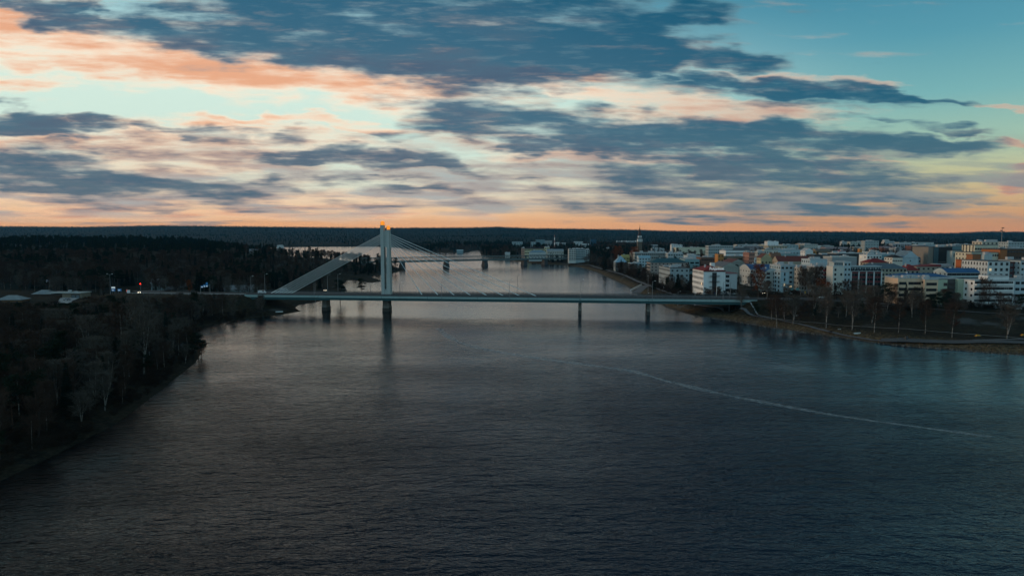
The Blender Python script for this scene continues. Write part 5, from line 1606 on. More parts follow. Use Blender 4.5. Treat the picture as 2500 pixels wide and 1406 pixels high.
# named trees: right bank
tree_px('orange', 1851, 734, 648, 'large orange leaved tree in front of the blue barrel roofed hall', zg=8, wide=.95)
tree_px('orange', 2004, 738, 682, 'rusty leaved tree left of the white stair tower', zg=8, wide=1.1)
tree_px('orange', 2022, 745, 690, 'second rusty tree at the foot of the white stair tower', zg=8, wide=.9)
tree_px('orange', 1508, 640, 602, 'rusty crowned tree among the promenade wood', zg=10, wide=1.4)
tree_px('orange', 1549, 640, 604, 'rusty crowned tree just left of the church tower', zg=10, wide=1.3)
tree_px('orange', 463, 722, 684, 'orange leaved bush like tree left of the blue gantry signs', zg=9, wide=1.0)
tree_px('spruce', 2211, 745, 691, 'dark narrow spruce in front of the cream flats', zg=8)
tree_px('pine', 2160, 745, 690, 'broad dark pine between the columned flats and the cream flats', zg=8, wide=1.5)
tree_px('pine', 2144, 748, 697, 'dark pine left of the broad pine', zg=8, wide=1.2)
tree_px('pine', 2272, 762, 718, 'rounded dark pine below the folded corner flats', zg=8, wide=1.5)
tree_px('pine', 2292, 758, 714, 'rounded dark pine right under the green wing', zg=8, wide=1.3)
tree_px('pine', 2312, 760, 713, 'third rounded dark pine below the stair tower of the cream flats', zg=8, wide=1.4)
tree_px('spruce', 1596, 700, 664, 'black dense spruce beside the promenade stairs', zg=6.5, wide=1.2)
tree_px('spruce', 1655, 708, 668, 'pointed dark conifer in front of the ochre office block', zg=7, wide=1.5)
tree_px('pine', 1664, 668, 645, 'wide round pine behind the ochre office roof', zg=8, wide=1.5)
for i, (a, b_, c, w_) in enumerate(((1485, 640, 609, 'behind the promenade flats'), (1477, 652, 612, 'at the head of the promenade'), (1604, 626, 611, 'before the grey four storey flats'), (1646, 640, 622, 'by the white bay windowed flats'), (1642, 648, 625, 'by the teal roof'))):
    tree_px('spruce', a, b_, c, 'single dark spruce ' + w_, zg=8, wide=1.3)
# white trunked birches of the park, left to right
rb = [(1810, 755, 700, 1.0), (2018, 786, 706, .9), (2065, 771, 712, .9), (2080, 791, 716, .9), (2135, 797, 728, 1.0), (2194, 800, 728, 1.0), (2226, 778, 712, 1.0), (2259, 803, 735, 1.0),
      (2325, 810, 742, 1.1), (2458, 816, 748, 1.1), (2128, 783, 702, 1.1), (2335, 770, 720, 1.1), (1884, 768, 722, 1.5), (1897, 776, 724, 1.2), (1936, 776, 724, 1.2), (1985, 765, 700, 1.0)]
wl = ['beside the bridge end', 'on the lawn edge below the rusty trees', 'with a forked foot on the brown lawn', 'left of the upturned boat', 'right of the upturned boat', 'with a split white foot by the pale path edge', 'tall one before the cream flats',
      'right of the split footed birch', 'alone above the dark quay', 'near the yellow heap at the right', 'dark and dense in the middle of the park', 'in front of the dark lawn terraces', 'broad round crowned one above the path bend',
      'beside the broad round crowned one', 'right of the path bend', 'by the small white notice']
for (a, b_, c, wd_), w_ in zip(rb, wl):
    tree_px('birch', a, b_, c, 'bare white trunked birch ' + w_, 'birches in the riverside park', zg=5.5, wide=wd_)
# cluster of tall pale trunks before the ribbed wing
for i, a in enumerate((1955, 1963, 1972, 1981, 1990, 1999)):
    tree_px('birch', a, 728 + (i % 3) * 3, 652 + (i * 7 % 5) * 3, 'tall pale trunked birch in the dense row in front of the ribbed wing', 'tall birches before the ribbed wing', zg=8, wide=.75)
for i, (a, b_, c) in enumerate(((2046, 745, 690), (2060, 742, 686), (2072, 746, 688), (2092, 742, 684), (2100, 750, 700), (2118, 748, 698), (2180, 742, 694), (2398, 748, 678), (2412, 752, 684), (2232, 742, 700), (2248, 746, 704), (2336, 752, 716))):
    tree_px('bare', a, b_, c, 'bare dark street tree in front of the right hand flats', 'bare street trees before the flats', zg=8, wide=.9)
pk = np.random.default_rng(9)
for k in range(46):
    a = pk.uniform(1830, 2500); b_ = pk.uniform(738, 772)
    x, y = at_z(a, b_, 7.5)
    if any((x - fx) ** 2 + (y - fy) ** 2 < (fr * .7) ** 2 for fx, fy, fr in FOOT): continue
    kd = ('bare', 'bare', 'birch', 'pine', 'bare')[k % 5]
    plant(kd, x, y, pk.uniform(6, 11), {'bare': 'dark bare tree', 'birch': 'thin bare birch', 'pine': 'low dark pine'}[kd] + ' in the dim strip between the park and the flats', 'trees in the dim strip below the flats', wide=1.1)
# promenade and hotel garden
k = 0
rr_ = np.random.default_rng(5)
while k < 92:
    a = rr_.uniform(1440, 1800) if k % 2 < 1 else rr_.uniform(1450, 1640)
    line = np.interp(a, [1400, 1440, 1500, 1560, 1600, 1650, 1700, 1810], [640, 644, 658, 682, 694, 712, 724, 732])
    b_ = line - 3 - rr_.uniform(0, 1) ** 1.5 * np.interp(a, [1440, 1560, 1640, 1800], [16, 20, 34, 22])
    x, y = at_z(a, b_, 7.5)
    if any((x - fx) ** 2 + (y - fy) ** 2 < (fr * .8) ** 2 for fx, fy, fr in FOOT): 
        k += .2; continue
    if 1690 < a < 1775 and b_ > 704: hh = 6
    elif a > 1575: hh = rr_.uniform(5, 8.5)
    else: hh = rr_.uniform(7, 12)
    plant('bare' if k % 3 else 'birch', x, y, hh, ('bare tree' if k % 3 else 'pale stemmed birch') + ' between the promenade and ' + ('the pyramid roofed house' if a < 1560 else ('the teal roofed flats' if a < 1610 else ('the ochre office block' if a < 1685 else 'the white hotel'))), 'bare trees along the promenade')
    k += 1


def low_enough(x, y, z, h):
    # the wood between the shore and the road stays low enough to see the houses and the road over it
    pxx = 1250 + F * x / y
    if y > 462 or pxx > 640 or y < 300: return h
    lim = 744 if pxx < 215 else (726 if pxx < 420 else 719)
    return max(2.0, min(h, CAM_H - (lim - 573) * y / F - z))


# left bank individuals: birches of the near wood
def free(x, y, dmin, lst):
    return all((x - a) ** 2 + (y - b_) ** 2 > dmin * dmin for a, b_ in lst)


# big three stemmed birch and other pale trunks seen in the dark wood
tree_px('birch', 222, 893, 775, 'tall many stemmed birch with warm pale forks in the near left wood', zg=3, wide=1.2)
tree_px('birch', 352, 905, 728, 'tall grey feathery birch with a steep crown in the near left wood', zg=3, wide=.9)
tree_px('birch', 300, 900, 745, 'wide feathery grey birch left of the steep crowned one', zg=3, wide=1.1)
tree_px('pine', 484, 868, 812, 'dark drooping pine leaning out at the tip of the left wood', zg=1.5, wide=1.3)
tree_px('pine', 882, 714, 680, 'solitary dark pine beside the bridge deck left of the pylon', zg=3, wide=1.6)
tree_px('pine', 830, 716, 684, 'dark bushy pine above the deck near the left river bank', zg=6, wide=1.5)
tree_px('orange', 492, 866, 838, 'low rusty bush at the tip of the left wood', zg=1.0, wide=1.3)
tree_px('bare', 245, 790, 726, 'round crowned bare tree standing over the frosted left road', zg=6, wide=1.5)
tree_px('birch', 965, 664, 643, 'pale frosted birch on the river point right of the pylon', zg=2, wide=1.4)
near_pts = []
rr_ = np.random.default_rng(11)
LB_G = 'bare birches of the near left wood'
tries = 0
while len(near_pts) < 190 and tries < 6000:
    tries += 1
    y = 118 + rr_.uniform(0, 1) ** 1.15 * 290
    x = rr_.uniform(-.82, -.2) * y
    s_ = float(sdf(np.array([x]), np.array([y]))[0])
    if s_ < 1.2: continue
    pxx, pyy = px_of(x, y, 3)
    if pxx < -80: continue
    if not free(x, y, 4.2, near_pts): continue
    if s_ > 12 and rr_.uniform() > .8: continue
    near_pts.append((x, y))
    hh = (6 + min(7, s_ * .5)) * rr_.uniform(.8, 1.15)
    u = rr_.uniform()
    kd = 'birch' if u < .62 else ('bare' if u < .86 else ('spruce' if u < .94 else 'pine'))
    if y > 300 and kd == 'birch' and u > .3: kd = 'bare'
    nm = {'birch': 'pale stemmed birch', 'bare': 'dark bare tree', 'spruce': 'small dark spruce', 'pine': 'dark pine'}[kd]
    hh = low_enough(x, y, hz1(x, y), hh) * (1 if y < 300 else rr_.uniform(.85, 1.1))
    ed = 'overhanging the waterline' if s_ < 5 else ('just behind the shore' if s_ < 12 else 'deeper inside')
    wr = 'in the lower left corner of the view' if y < 185 else ('midway along the left wood' if y < 285 else 'in the left wood toward the bridge road')
    hn = 'tall ' if hh > 11.5 else ('low ' if hh < 8 else '')
    plant(kd, x, y, hh * (.9 if kd in ('spruce', 'pine') else 1), hn + nm + ' ' + ed + ' ' + wr, 'near wood ' + kd + ' trees')

# ------------------------------------------------------------------ the rest of the woods: instanced, one object per wood
def wood(name, label, pts, hs, ks, kinds):
    """pts (n,3), hs height factor, ks index into kinds"""
    me = bpy.data.meshes.new(name)
    me.from_pydata([tuple(q) for q in pts], [], [])
    for an, arr, ty in (('tree_size', hs, 'FLOAT'), ('tree_kind', ks, 'INT'), ('tree_turn', np.random.default_rng(3).uniform(0, 6.28, len(pts)), 'FLOAT')):
        at = me.attributes.new(an, ty, 'POINT'); at.data.foreach_set('value', np.asarray(arr, dtype=np.float32 if ty == 'FLOAT' else np.int32))
    o = link(name, me)
    ng = bpy.data.node_groups.new(name + '_scatter', 'GeometryNodeTree')
    ng.interface.new_socket('Geometry', in_out='INPUT', socket_type='NodeSocketGeometry')
    ng.interface.new_socket('Geometry', in_out='OUTPUT', socket_type='NodeSocketGeometry')
    N_ = ng.nodes; Lk = ng.links
    gi = N_.new('NodeGroupInput'); go = N_.new('NodeGroupOutput')
    jn = N_.new('GeometryNodeJoinGeometry')
    def attr(nm, ty):
        a_ = N_.new('GeometryNodeInputNamedAttribute'); a_.data_type = ty; a_.inputs[0].default_value = nm; return a_.outputs[0]
    sz, kd, tn = attr('tree_size', 'FLOAT'), attr('tree_kind', 'INT'), attr('tree_turn', 'FLOAT')
    cx_ = N_.new('ShaderNodeCombineXYZ'); Lk.new(tn, cx_.inputs[2])
    for i, (kk, v) in enumerate(kinds):
        root = PROTO[kk][v % len(PROTO[kk])][0]
        jj = N_.new('GeometryNodeJoinGeometry')
        for ch in root.children:
            oi = N_.new('GeometryNodeObjectInfo'); oi.inputs['Object'].default_value = ch; oi.transform_space = 'ORIGINAL'
            Lk.new(oi.outputs['Geometry'], jj.inputs[0])
        # object info in ORIGINAL space returns the part's own mesh
        gtoi = N_.new('GeometryNodeGeometryToInstance'); Lk.new(jj.outputs[0], gtoi.inputs[0])
        ip = N_.new('GeometryNodeInstanceOnPoints')
        cmp_ = N_.new('FunctionNodeCompare'); cmp_.data_type = 'INT'; cmp_.operation = 'EQUAL'
        ia = [s for s in cmp_.inputs if s.type == 'INT']
        Lk.new(kd, ia[0]); ia[1].default_value = i
        Lk.new(gi.outputs[0], ip.inputs['Points']); Lk.new(cmp_.outputs[0], ip.inputs['Selection'])
        Lk.new(jj.outputs[0], ip.inputs['Instance'])
        Lk.new(cx_.outputs[0], ip.inputs['Rotation']); Lk.new(sz, ip.inputs['Scale'])
        Lk.new(ip.outputs[0], jn.inputs[0])
    Lk.new(jn.outputs[0], go.inputs[0])
    md_ = o.modifiers.new('scatter', 'NODES'); md_.node_group = ng
    tag(o, label, kind='stuff')
    return o


FT = np.array([(a, b_, c) for a, b_, c in FOOT])


def scatter(nmax, yr, xr, rule, seed, grid=None, power=1.0):
    r = np.random.default_rng(seed)
    y = yr[0] + r.uniform(0, 1, nmax) ** power * (yr[1] - yr[0])
    x = y * r.uniform(xr[0], xr[1], nmax)
    s_ = sdf(x, y)
    k = rule(x, y, s_, r) & (s_ > 1.5)
    x, y, s_ = x[k], y[k], s_[k]
    # keep roads and houses clear
    rx = x - BR0[0]; ry = y - BR0[1]
    bs = rx * BU[0] + ry * BU[1]; bn = rx * BN[0] + ry * BN[1]
    ok = ~((np.abs(bn) < 16) & (bs > -330) & (bs < 330))
    ok &= ~((bs < -240) & (bs > -480) & (np.abs(bn - (-bs - 240) * .17) < 16))
    for fx, fy, fr in FT:
        ok &= (x - fx) ** 2 + (y - fy) ** 2 > (fr * .85) ** 2
    x, y, s_ = x[ok], y[ok], s_[ok]
    return np.stack([x, y, height(x, y) - .15], 1), s_, r


KN = [('birch', 0), ('birch', 2), ('bare', 0), ('bare', 2), ('spruce', 0), ('spruce', 1), ('pine', 0), ('pine', 1), ('orange', 1)]


def kinds_of(r, n_, wts):
    return r.choice(len(KN), n_, p=np.array(wts) / sum(wts)).astype(int)


# left bank wood, mid distance
P_, s_, r = scatter(5200, (150, 900), (-.98, -.12), lambda x, y, s, r: (s > 5) & ((y > 330) | (s > 30) | (r.uniform(size=len(x)) < .12)), 21, power=.8)
pn = vnoise(P_[:, 0] / 45, P_[:, 1] / 45, 12)
con = pn > .62
ks = np.where(con, kinds_of(r, len(P_), [0, 0, 0, 0, 4, 3, 3, 3, 0]), kinds_of(r, len(P_), [4, 3, 5, 5, .5, .5, .5, .5, .05]))
clear_ = ((P_[:, 1] > 455) | (P_[:, 1] < 400) | (r.uniform(size=len(P_)) < .5))
hs = r.uniform(.62, 1.0, len(P_))
# keep the yard, the road side and the river meadow open
pxs = 1250 + F * P_[:, 0] / P_[:, 1]
pys = np.array([px_of(*q)[1] for q in P_])
keepm = ~((pxs > 140) & (pxs < 240) & (pys > 735) & (pys < 775)) & ~((pxs > 262) & (pxs < 360) & (pys > 700) & (pys < 735)) & ~((pxs > 0) & (pxs < 215) & (pys > 722) & (pys < 760)) & ~((pxs > 640) & (pxs < 850) & (pys > 712))
keepm &= ~((pxs > 480) & (pxs < 640) & (pys > 735) & (r.uniform(size=len(P_)) < .6))
keepm &= ~((pxs < 140) & (pys > 735) & (pys < 758))
keepm &= ~((pxs > 790) & (pxs < 960) & (pys > 672))
hs = np.array([low_enough(q[0], q[1], q[2], s_i * 15) / 15 for q, s_i in zip(P_, hs)])
lowz = (pxs > 640) & (P_[:, 1] > 600)
hs = np.where(lowz, hs * .8, hs)
wood('left_bank_wood', 'dense dark mixed wood of bare birches and conifers covering the left bank', P_[keepm], hs[keepm], ks[keepm], KN)
# left bank wood far
P_, s_, r = scatter(9000, (900, 2600), (-1.0, .0), lambda x, y, s, r: s > 4, 22, power=.8)
pn = vnoise(P_[:, 0] / 130, P_[:, 1] / 130, 13)
coni = (pn > .5) | (P_[:, 0] < -.42 * P_[:, 1])
ks = np.where(coni, kinds_of(r, len(P_), [0, 0, 0, 0, 3, 3, 4, 4, 0]), kinds_of(r, len(P_), [3, 3, 4, 4, 1, 1, .5, .5, .0]))
wood('left_far_wood', 'dark conifer wood beyond the left bank reaching the lake', P_, r.uniform(.7, 1.1, len(P_)) * np.where(P_[:, 1] > 1500, 1.15, 1), ks, KN)
# town trees and the wood beyond the town
P_, s_, r = scatter(3600, (430, 1500), (.09, 1.0), lambda x, y, s, r: (s > 14) & (r.uniform(size=len(x)) < .55), 23)
ks = kinds_of(r, len(P_), [2, 2, 4, 4, .6, .6, .6, .6, .12])
bl = (P_[:, 1] < 520) & (P_[:, 0] > 60)
wood('town_trees', 'bare and evergreen trees mixed among the houses of the town', P_[~bl], r.uniform(.6, .95, len(P_))[~bl], ks[~bl], KN)
P_, s_, r = scatter(9000, (1150, 2700), (-.05, .98), lambda x, y, s, r: (s > 4) & (((x / y) < .19) | (y > 1650)), 24)
pn = vnoise(P_[:, 0] / 130, P_[:, 1] / 130, 14)
ks = np.where(pn > .42, kinds_of(r, len(P_), [0, 0, 0, 0, 3, 3, 4, 4, 0]), kinds_of(r, len(P_), [3, 3, 4, 4, 1, 1, .5, .5, .1]))
sz_ = r.uniform(.6, .95, len(P_))
wood('wood_beyond_town', 'mixed wood beyond the town and the truss bridge', P_, sz_, ks, KN)
# hill forest
P_, s_, r = scatter(26000, (2600, 9300), (-.9, .9), lambda x, y, s, r: s > 4, 25, power=.75)
ks = kinds_of(r, len(P_), [0, 0, 0, 0, 4, 4, 3, 3, 0])
wood('hill_forest', 'endless conifer forest over the low hills to the skyline', P_, r.uniform(.45, 1.0, len(P_)), ks, KN)
# shrubs on the banks
def shr(name, label, nmax, yr, xr, rule, seed):
    P_, s_, r = scatter(nmax, yr, xr, rule, seed)
    wood(name, label, P_, r.uniform(.4, 1.0, len(P_)) * (1.25 if name == 'promenade_scrub' else 1), r.integers(0, 2, len(P_)), [('shrub', 0), ('shrub', 1)])


for i in range(4):
    x, y = at_z(1700 + i * 60, 766 + i * 9, 2)
    plant('shrub', x, y, 1.3, 'small bare shrub on the brown bank below the %s part of the path' % ['first', 'second', 'third', 'fourth'][i])
shr('left_bank_scrub', 'dense leafless scrub along the left shore', 5200, (110, 420), (-.85, -.15), lambda x, y, s, r: (s < 14) | (r.uniform(size=len(x)) < .5), 31)
shr('right_bank_scrub', 'leafless scrub on the right shore', 900, (300, 700), (.1, .9), lambda x, y, s, r: (s < 5) & (r.uniform(size=len(x)) < .5), 32)

# tufts of dead grass on the right bank and in the park
r = np.random.default_rng(77)
yy = r.uniform(280, 620, 60000); xx = yy * r.uniform(.08, .8, 60000)
s_ = sdf(xx, yy)
k = (s_ > .3) & (s_ < 16) & (r.uniform(size=len(xx)) < np.where(s_ < 9, .9, .3))
xx, yy = xx[k], yy[k]
zz_ = height(xx, yy)
P0 = np.stack([xx, yy, zz_], 1)
V, T = blades(P0, norm(r.normal(size=P0.shape) * np.array([.6, .6, .2]) + np.array([0, 0, 1])), r.uniform(.3, .8, len(xx)), r.uniform(.15, .4, len(xx)), r)
g_ = pyobj('bank_grass', V, T, mat('dead_grass', (0.16, 0.11, 0.06), .95, .45, .2, spec=.1))
tag(g_, 'dead brown grass on the right bank', kind='stuff')
# stones at the waterline
stp = []
m = MB()
for a in range(900):
    i_ = r.integers(0, len(SH) - 1)
for (ax, ay), (bx, by) in zip(SH[-26:-4], SH[-25:-3]):
    L_ = math.hypot(bx - ax, by - ay)
    for q in range(int(L_ * 1.6)):
        t = r.uniform(); x = ax + (bx - ax) * t + r.normal() * .7; y = ay + (by - ay) * t + r.normal() * .7
        s0 = r.uniform(.2, .65)
        c = [(x + math.cos(u_) * s0 * r.uniform(.7, 1.2), y + math.sin(u_) * s0 * r.uniform(.7, 1.2), -.1) for u_ in np.linspace(0, 5.4, 6)]
        m.add(c + [(x + r.normal() * .1, y, s0 * .7)], [(j, (j + 1) % 6, 6) for j in range(6)])
o = m.obj('shore_stone', mat('shore_stones', (0.13, 0.12, 0.105), .9, .5, .8)); tag(o, 'loose stones along the right waterline', kind='stuff')
print('individual trees', NIND)
shr('promenade_scrub', 'dense leafless bushes below the houses along the promenade', 5200, (480, 1050), (.08, .34), lambda x, y, s, r: (s > 15) & (s < 55), 34)
shr('park_scrub', 'low dark bushes along the street edge above the park', 1400, (380, 470), (.33, .85), lambda x, y, s, r: (s > 55), 33)


# ------------------------------------------------------------------ vehicles and small things
M_tyre = mat('tyre_rubber', (0.02, 0.02, 0.02), .9, .1)
M_hl = mat('headlight_on', (1.0, 0.86, 0.62), .4, 0, emit=9.0)
M_hoff = mat('headlight_off', (0.5, 0.5, 0.5), .3, 0)
M_red = mat('tail_light', (0.6, 0.01, 0.01), .4, 0, emit=1.2)
M_red0 = mat('tail_light_off', (0.25, 0.01, 0.01), .4, 0)


def car_proto(paint, kind='car', lit=False):
    root = empty('parked_car' if not lit else 'driving_car', (0, 0, 0), 0, cat='car')
    pm = mat('car_paint_%02d_%02d_%02d' % tuple(int(c * 99) for c in paint), paint, .3, .05, .5)
    if kind == 'van':
        prof = [(-2.5, .45), (2.5, .45), (2.5, 1.1), (1.9, 1.35), (1.45, 2.15), (-2.45, 2.2), (-2.5, .9)]
        cab = [(1.85, 1.38), (1.45, 2.08), (.4, 2.08), (.4, 1.38)]
        hw = .95
    else:
        prof = [(-2.15, .35), (2.15, .35), (2.2, .72), (1.95, .90), (1.0, 1.0), (-1.85, 1.02), (-2.2, .9)]
        cab = [(1.05, 1.0), (.35, 1.43), (-1.0, 1.45), (-1.75, 1.02)]
        hw = .86
    m = MB(); m.extrude(prof, -hw, hw); m.obj('body', pm, root)
    m = MB()
    k = len(cab)
    if kind == 'van':
        m.extrude(cab, -hw - .01, hw + .01); m.obj('windows', M_glass, root)
    else:
        lo = [(x_, -hw * .98, z_) for x_, z_ in cab]; hi_ = [(x_, hw * .98, z_) for x_, z_ in cab]
        for v in (1, 2):
            lo[v] = (lo[v][0], -hw * .78, lo[v][2]); hi_[v] = (hi_[v][0], hw * .78, hi_[v][2])
        m.add(lo + hi_, [(0, 1, 5, 4), (1, 2, 6, 5), (2, 3, 7, 6), (0, 3, 2, 1), (4, 5, 6, 7)]); m.obj('cabin_glass', M_glass, root)
        m = MB(); m.frustum((-1.0, .4, -hw * .80, hw * .80), (-.9, .3, -hw * .7, hw * .7), 1.44, 1.50); m.obj('cabin_roof', pm, root)
    for x_ in (-1.35, 1.35):
        for s_ in (-1, 1):
            m = MB(); m.tube((x_, s_ * (hw - .1), .34), (x_, s_ * (hw + .05), .34), .34, n=10); m.obj('wheel', M_tyre, root)
    fx = 2.5 if kind == 'van' else 2.19
    for s_ in (-1, 1):
        m = MB(); m.box(fx - .02, fx + .05, s_ * hw * .72 - .16, s_ * hw * .72 + .16, .62, .82); m.obj('headlight', M_hl if lit else M_hoff, root)
        m = MB(); m.box(-fx - .04, -fx + .02, s_ * hw * .78 - .14, s_ * hw * .78 + .14, .70, .9); m.obj('tail_light', M_red if lit else M_red0, root)
    return root


CW, CS, CD = (0.62, 0.64, 0.64), (0.30, 0.33, 0.35), (0.03, 0.035, 0.04)
cars = [  # px, py base, zg, heading deg, paint, kind, lit, label
    (1982, 724, 8.6, 160, CW, 'car', False, 'white parked car nearest the shop corner by the city street'),
    (1971, 721, 8.6, 165, CD, 'car', False, 'dark parked car behind the white one by the city street'),
    (2000, 732, 8.6, 170, CS, 'car', False, 'silver car with a bright roof at the city street mouth'),
    (2008, 735, 8.6, 175, CW, 'car', False, 'pale estate car in front of the silver one'),
    (1920, 718, 8.8, 200, CS, 'car', False, 'grey parked car below the blue corner tower'),
    (1926, 720, 8.8, 200, CW, 'car', False, 'small pale car second below the blue corner tower'),
    (2431, 752, 8.3, 178, CW, 'car', False, 'white estate car alone under the white balconied flats'),
    (2482, 756, 8.0, 182, CW, 'car', False, 'low white car in front at the right edge'),
    (2491, 751, 8.3, 178, CS, 'van', False, 'white van behind the low car at the right edge'),
    (2236, 747, 8.3, 150, CS, 'car', False, 'grey car among the bare trees below the cream flats'),
    (2105, 738, 8.4, 178, CW, 'car', False, 'pale car under the broad dark pine'),
    (1861, 716, 9.2, -92, CD, 'car', True, 'dark car with both headlights on below the orange tree'),
    (1891, 720, 9.2, -80, CD, 'car', True, 'dark car with one bright headlight right of the orange tree'),
    (794, 711, 10.93, -78, CD, 'car', True, 'dark car with warm headlights crossing the bridge head'),
    (340, 720, 9.5, -60, CD, 'car', True, 'car with bright headlights on the left road beside the red signal'),
    (314, 721, 9.5, -60, CW, 'van', False, 'white van on the frosted left road'),
    (164, 742, 4.6, 170, CS, 'car', False, 'silver car parked below the flat roofed house'),
    (640, 717, 10.93, 2, CW, 'van', False, 'pale van at the foot of the back stays'),
    (694, 711, 10.93, 4, (0.35, 0.42, 0.46), 'van', False, 'pale blue van behind the back stays'),
    (1716, 716, 8.6, 90, CS, 'car', False, 'grey car under the hotel canopy'),
    (1822, 696, 8.6, 180, CS, 'car', False, 'grey car in the street left of the orange tree'),
]
CP = {}
for px_, py_c, zc0, hd, pa, kd_, lit, lab in cars:
    key = (pa, kd_, lit)
    x, y = at_z(px_, py_c, zc0)
    on_deck = abs(zc0 - 10.93) < .01
    z = 10.94 if on_deck else hz1(x, y) + .28
    if on_deck:
        s0 = (x - BR0[0]) * BU[0] + (y - BR0[1]) * BU[1]
        if s0 < SL: z = hz1(x, y) + .3
    if key not in CP:
        root = car_proto(pa, kd_, lit); CP[key] = root
        root.location = (x, y, z); root.rotation_euler = (0, 0, math.radians(hd)); tag(root, lab, group='cars and vans')
    else:
        copy_tree(CP[key], (x, y, z), math.radians(hd), 1, lab, 'cars and vans')

# flag on its pole
x, y = at_z(122, 716, 6)
fl_ = empty('flagpole', (x, y, hz1(x, y) - .1), 0, 'white flagpole with a pale blue crossed flag by the flat roofed house', 'flagpole')
H_ = at_d(119, 680, y)[2] - hz1(x, y)
m = MB(); m.tube((0, 0, 0), (0, 0, H_), .12, .06, n=6); m.obj('pole', M_white, fl_)
V = []; nx_ = 9
m = MB()
for i in range(nx_):
    u = i / (nx_ - 1)
    for v in (0, .36, .62, 1):
        V.append((-u * 2.6, math.sin(u * 7) * .25, H_ - .2 - v * 1.7 - u * .9))
fa, ma = [], []
for i in range(nx_ - 1):
    for j in range(3):
        fa.append((i * 4 + j, i * 4 + j + 1, i * 4 + j + 5, i * 4 + j + 4)); ma.append(1 if (j == 1 or i in (2, 3)) else 0)
m.add(V, fa); m.m = ma
m.obj('flag', [M_white, mat('flag_blue', (0.03, 0.10, 0.35), .8, 0)], fl_)

# blue and white boards on the left road
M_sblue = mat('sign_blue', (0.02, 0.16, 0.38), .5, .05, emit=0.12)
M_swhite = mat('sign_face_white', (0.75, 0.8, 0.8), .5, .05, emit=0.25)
for px_, pt, pb, wpx, lab, tall in ((277, 700, 711, 9, 'taller white and blue road board left of the red signal', 1), (292, 705, 711, 9, 'smaller blue road board right of the taller one', 0)):
    x, y = at_z(px_, 716, 9)
    zt = at_d(px_, pt, y)[2]; zb = at_d(px_, pb, y)[2]; gz0 = hz1(x, y)
    w_ = wpx / F * y / 2
    sb = empty('road_sign', (x, y, gz0), 0, lab, 'road sign')
    m = MB(); m.box(-w_, w_, 0, .15, zb - gz0, zb - gz0 + (zt - zb) * (.55 if tall else 1)); b0 = m.obj('blue_board', M_sblue, sb)
    m = MB(); m.box(-w_ * .8, w_ * .4, -.04, -.01, zb - gz0 + .5, zb - gz0 + .95); m.obj('white_stripe', M_swhite, b0)
    if tall:
        m = MB(); m.box(-w_, w_, 0, .15, zb - gz0 + (zt - zb) * .6, zt - gz0); m.obj('white_board', M_swhite, sb)
    m = MB(); [m.box(q * w_ * .7 - .06, q * w_ * .7 + .06, .16, .3, 0, zt - gz0 - .2) for q in (-1, 1)]; m.obj('post', M_steel, sb)
# gantry with three stepped blue panels
x0, y0 = at_z(490, 718, 10.3)
gz0 = hz1(x0, y0)
ga = empty('sign_gantry', (x0, y0, gz0), 0, 'road gantry with three stepped blue direction panels on the left road', 'sign gantry')
k_ = y0 / F
m = MB(); m.tube((0, 0, 0), (0, 0, 20 * k_), .16, n=6); m.obj('post', M_steel, ga)
m = MB(); m.tube((23 * k_, 0, 0), (23 * k_, 0, 24 * k_), .16, n=6); m.obj('post', M_steel, ga)
m = MB(); m.tube((0, 0, 18.5 * k_), (23 * k_, 0, 21.5 * k_), .14, n=5); m.obj('beam', M_steel, ga)
for i, (dx0, dz0, hz_) in enumerate(((2, 15.5, 5.5), (8, 17, 6.5), (14, 17.5, 11))):
    m = MB(); m.box(dx0 * k_, (dx0 + 4.8) * k_, -.4, -.25, dz0 * k_, (dz0 + hz_) * k_); pn_ = m.obj('blue_panel', M_sblue, ga)
    m = MB(); m.box((dx0 + .8) * k_, (dx0 + 4.2) * k_, -.44, -.41, (dz0 + .8) * k_, (dz0 + 3.0) * k_); m.obj('white_field', M_swhite, pn_)
# red traffic signal
x, y = at_z(344, 717, 9.3)
ts = empty('traffic_signal', (x, y, hz1(x, y)), 0, 'traffic signal showing red on the left road', 'traffic signal')
k_ = y / F; zt = (717 - 701) * k_
m = MB(); m.tube((0, 0, 0), (0, 0, zt), .1, n=6); m.obj('pole', M_steel, ts)
m = MB(); m.box(-.35, .35, -.2, .2, zt - .2, zt + 1.7); hd_ = m.obj('housing', M_dframe, ts)
m = MB(); m.tube((0, -.21, zt + 1.3), (0, -.3, zt + 1.3), .34, n=12); m.obj('red_lamp', mat('red_lamp', (1, .02, .01), .5, 0, emit=6.0), hd_)
x, y = at_z(310, 716, 9.3)
rs_ = empty('warning_post', (x, y, hz1(x, y)), 0, 'slim red warning post behind the white van', 'warning post')
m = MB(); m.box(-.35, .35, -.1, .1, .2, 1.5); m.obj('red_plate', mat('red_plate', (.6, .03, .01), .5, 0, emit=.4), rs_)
m = MB(); m.tube((0, 0.12, 0), (0, 0.12, 2.6), .06, n=6); m.obj('post', M_steel, rs_)
# pale poles at the right bridge end
for px_, pb, pt, lab in ((1697, 724, 708, 'short white banner pole at the right end of the bridge'), (1749, 726, 696, 'tall white flagless pole in front of the hotel'), (1738, 722, 690, 'grey slim lamp pole beside the tall white one'), (1783, 728, 690, 'thin grey pole right of the hotel front')):
    x, y = at_z(px_, pb, 9.5)
    z0 = hz1(x, y); H_ = at_d(px_, pt, y)[2] - z0
    pp = empty('white_pole', (x, y, z0 - .1), 0, lab, 'pole')
    m = MB(); m.tube((0, 0, 0), (0, 0, H_), .16, .10, n=6); m.obj('shaft', M_white if 'white' in lab.split()[:2] else M_steel, pp)
    m = MB(); m.tube((0, 0, H_), (0, 0, H_ + .3), .2, .05, n=6); m.obj('finial', M_steel, pp)
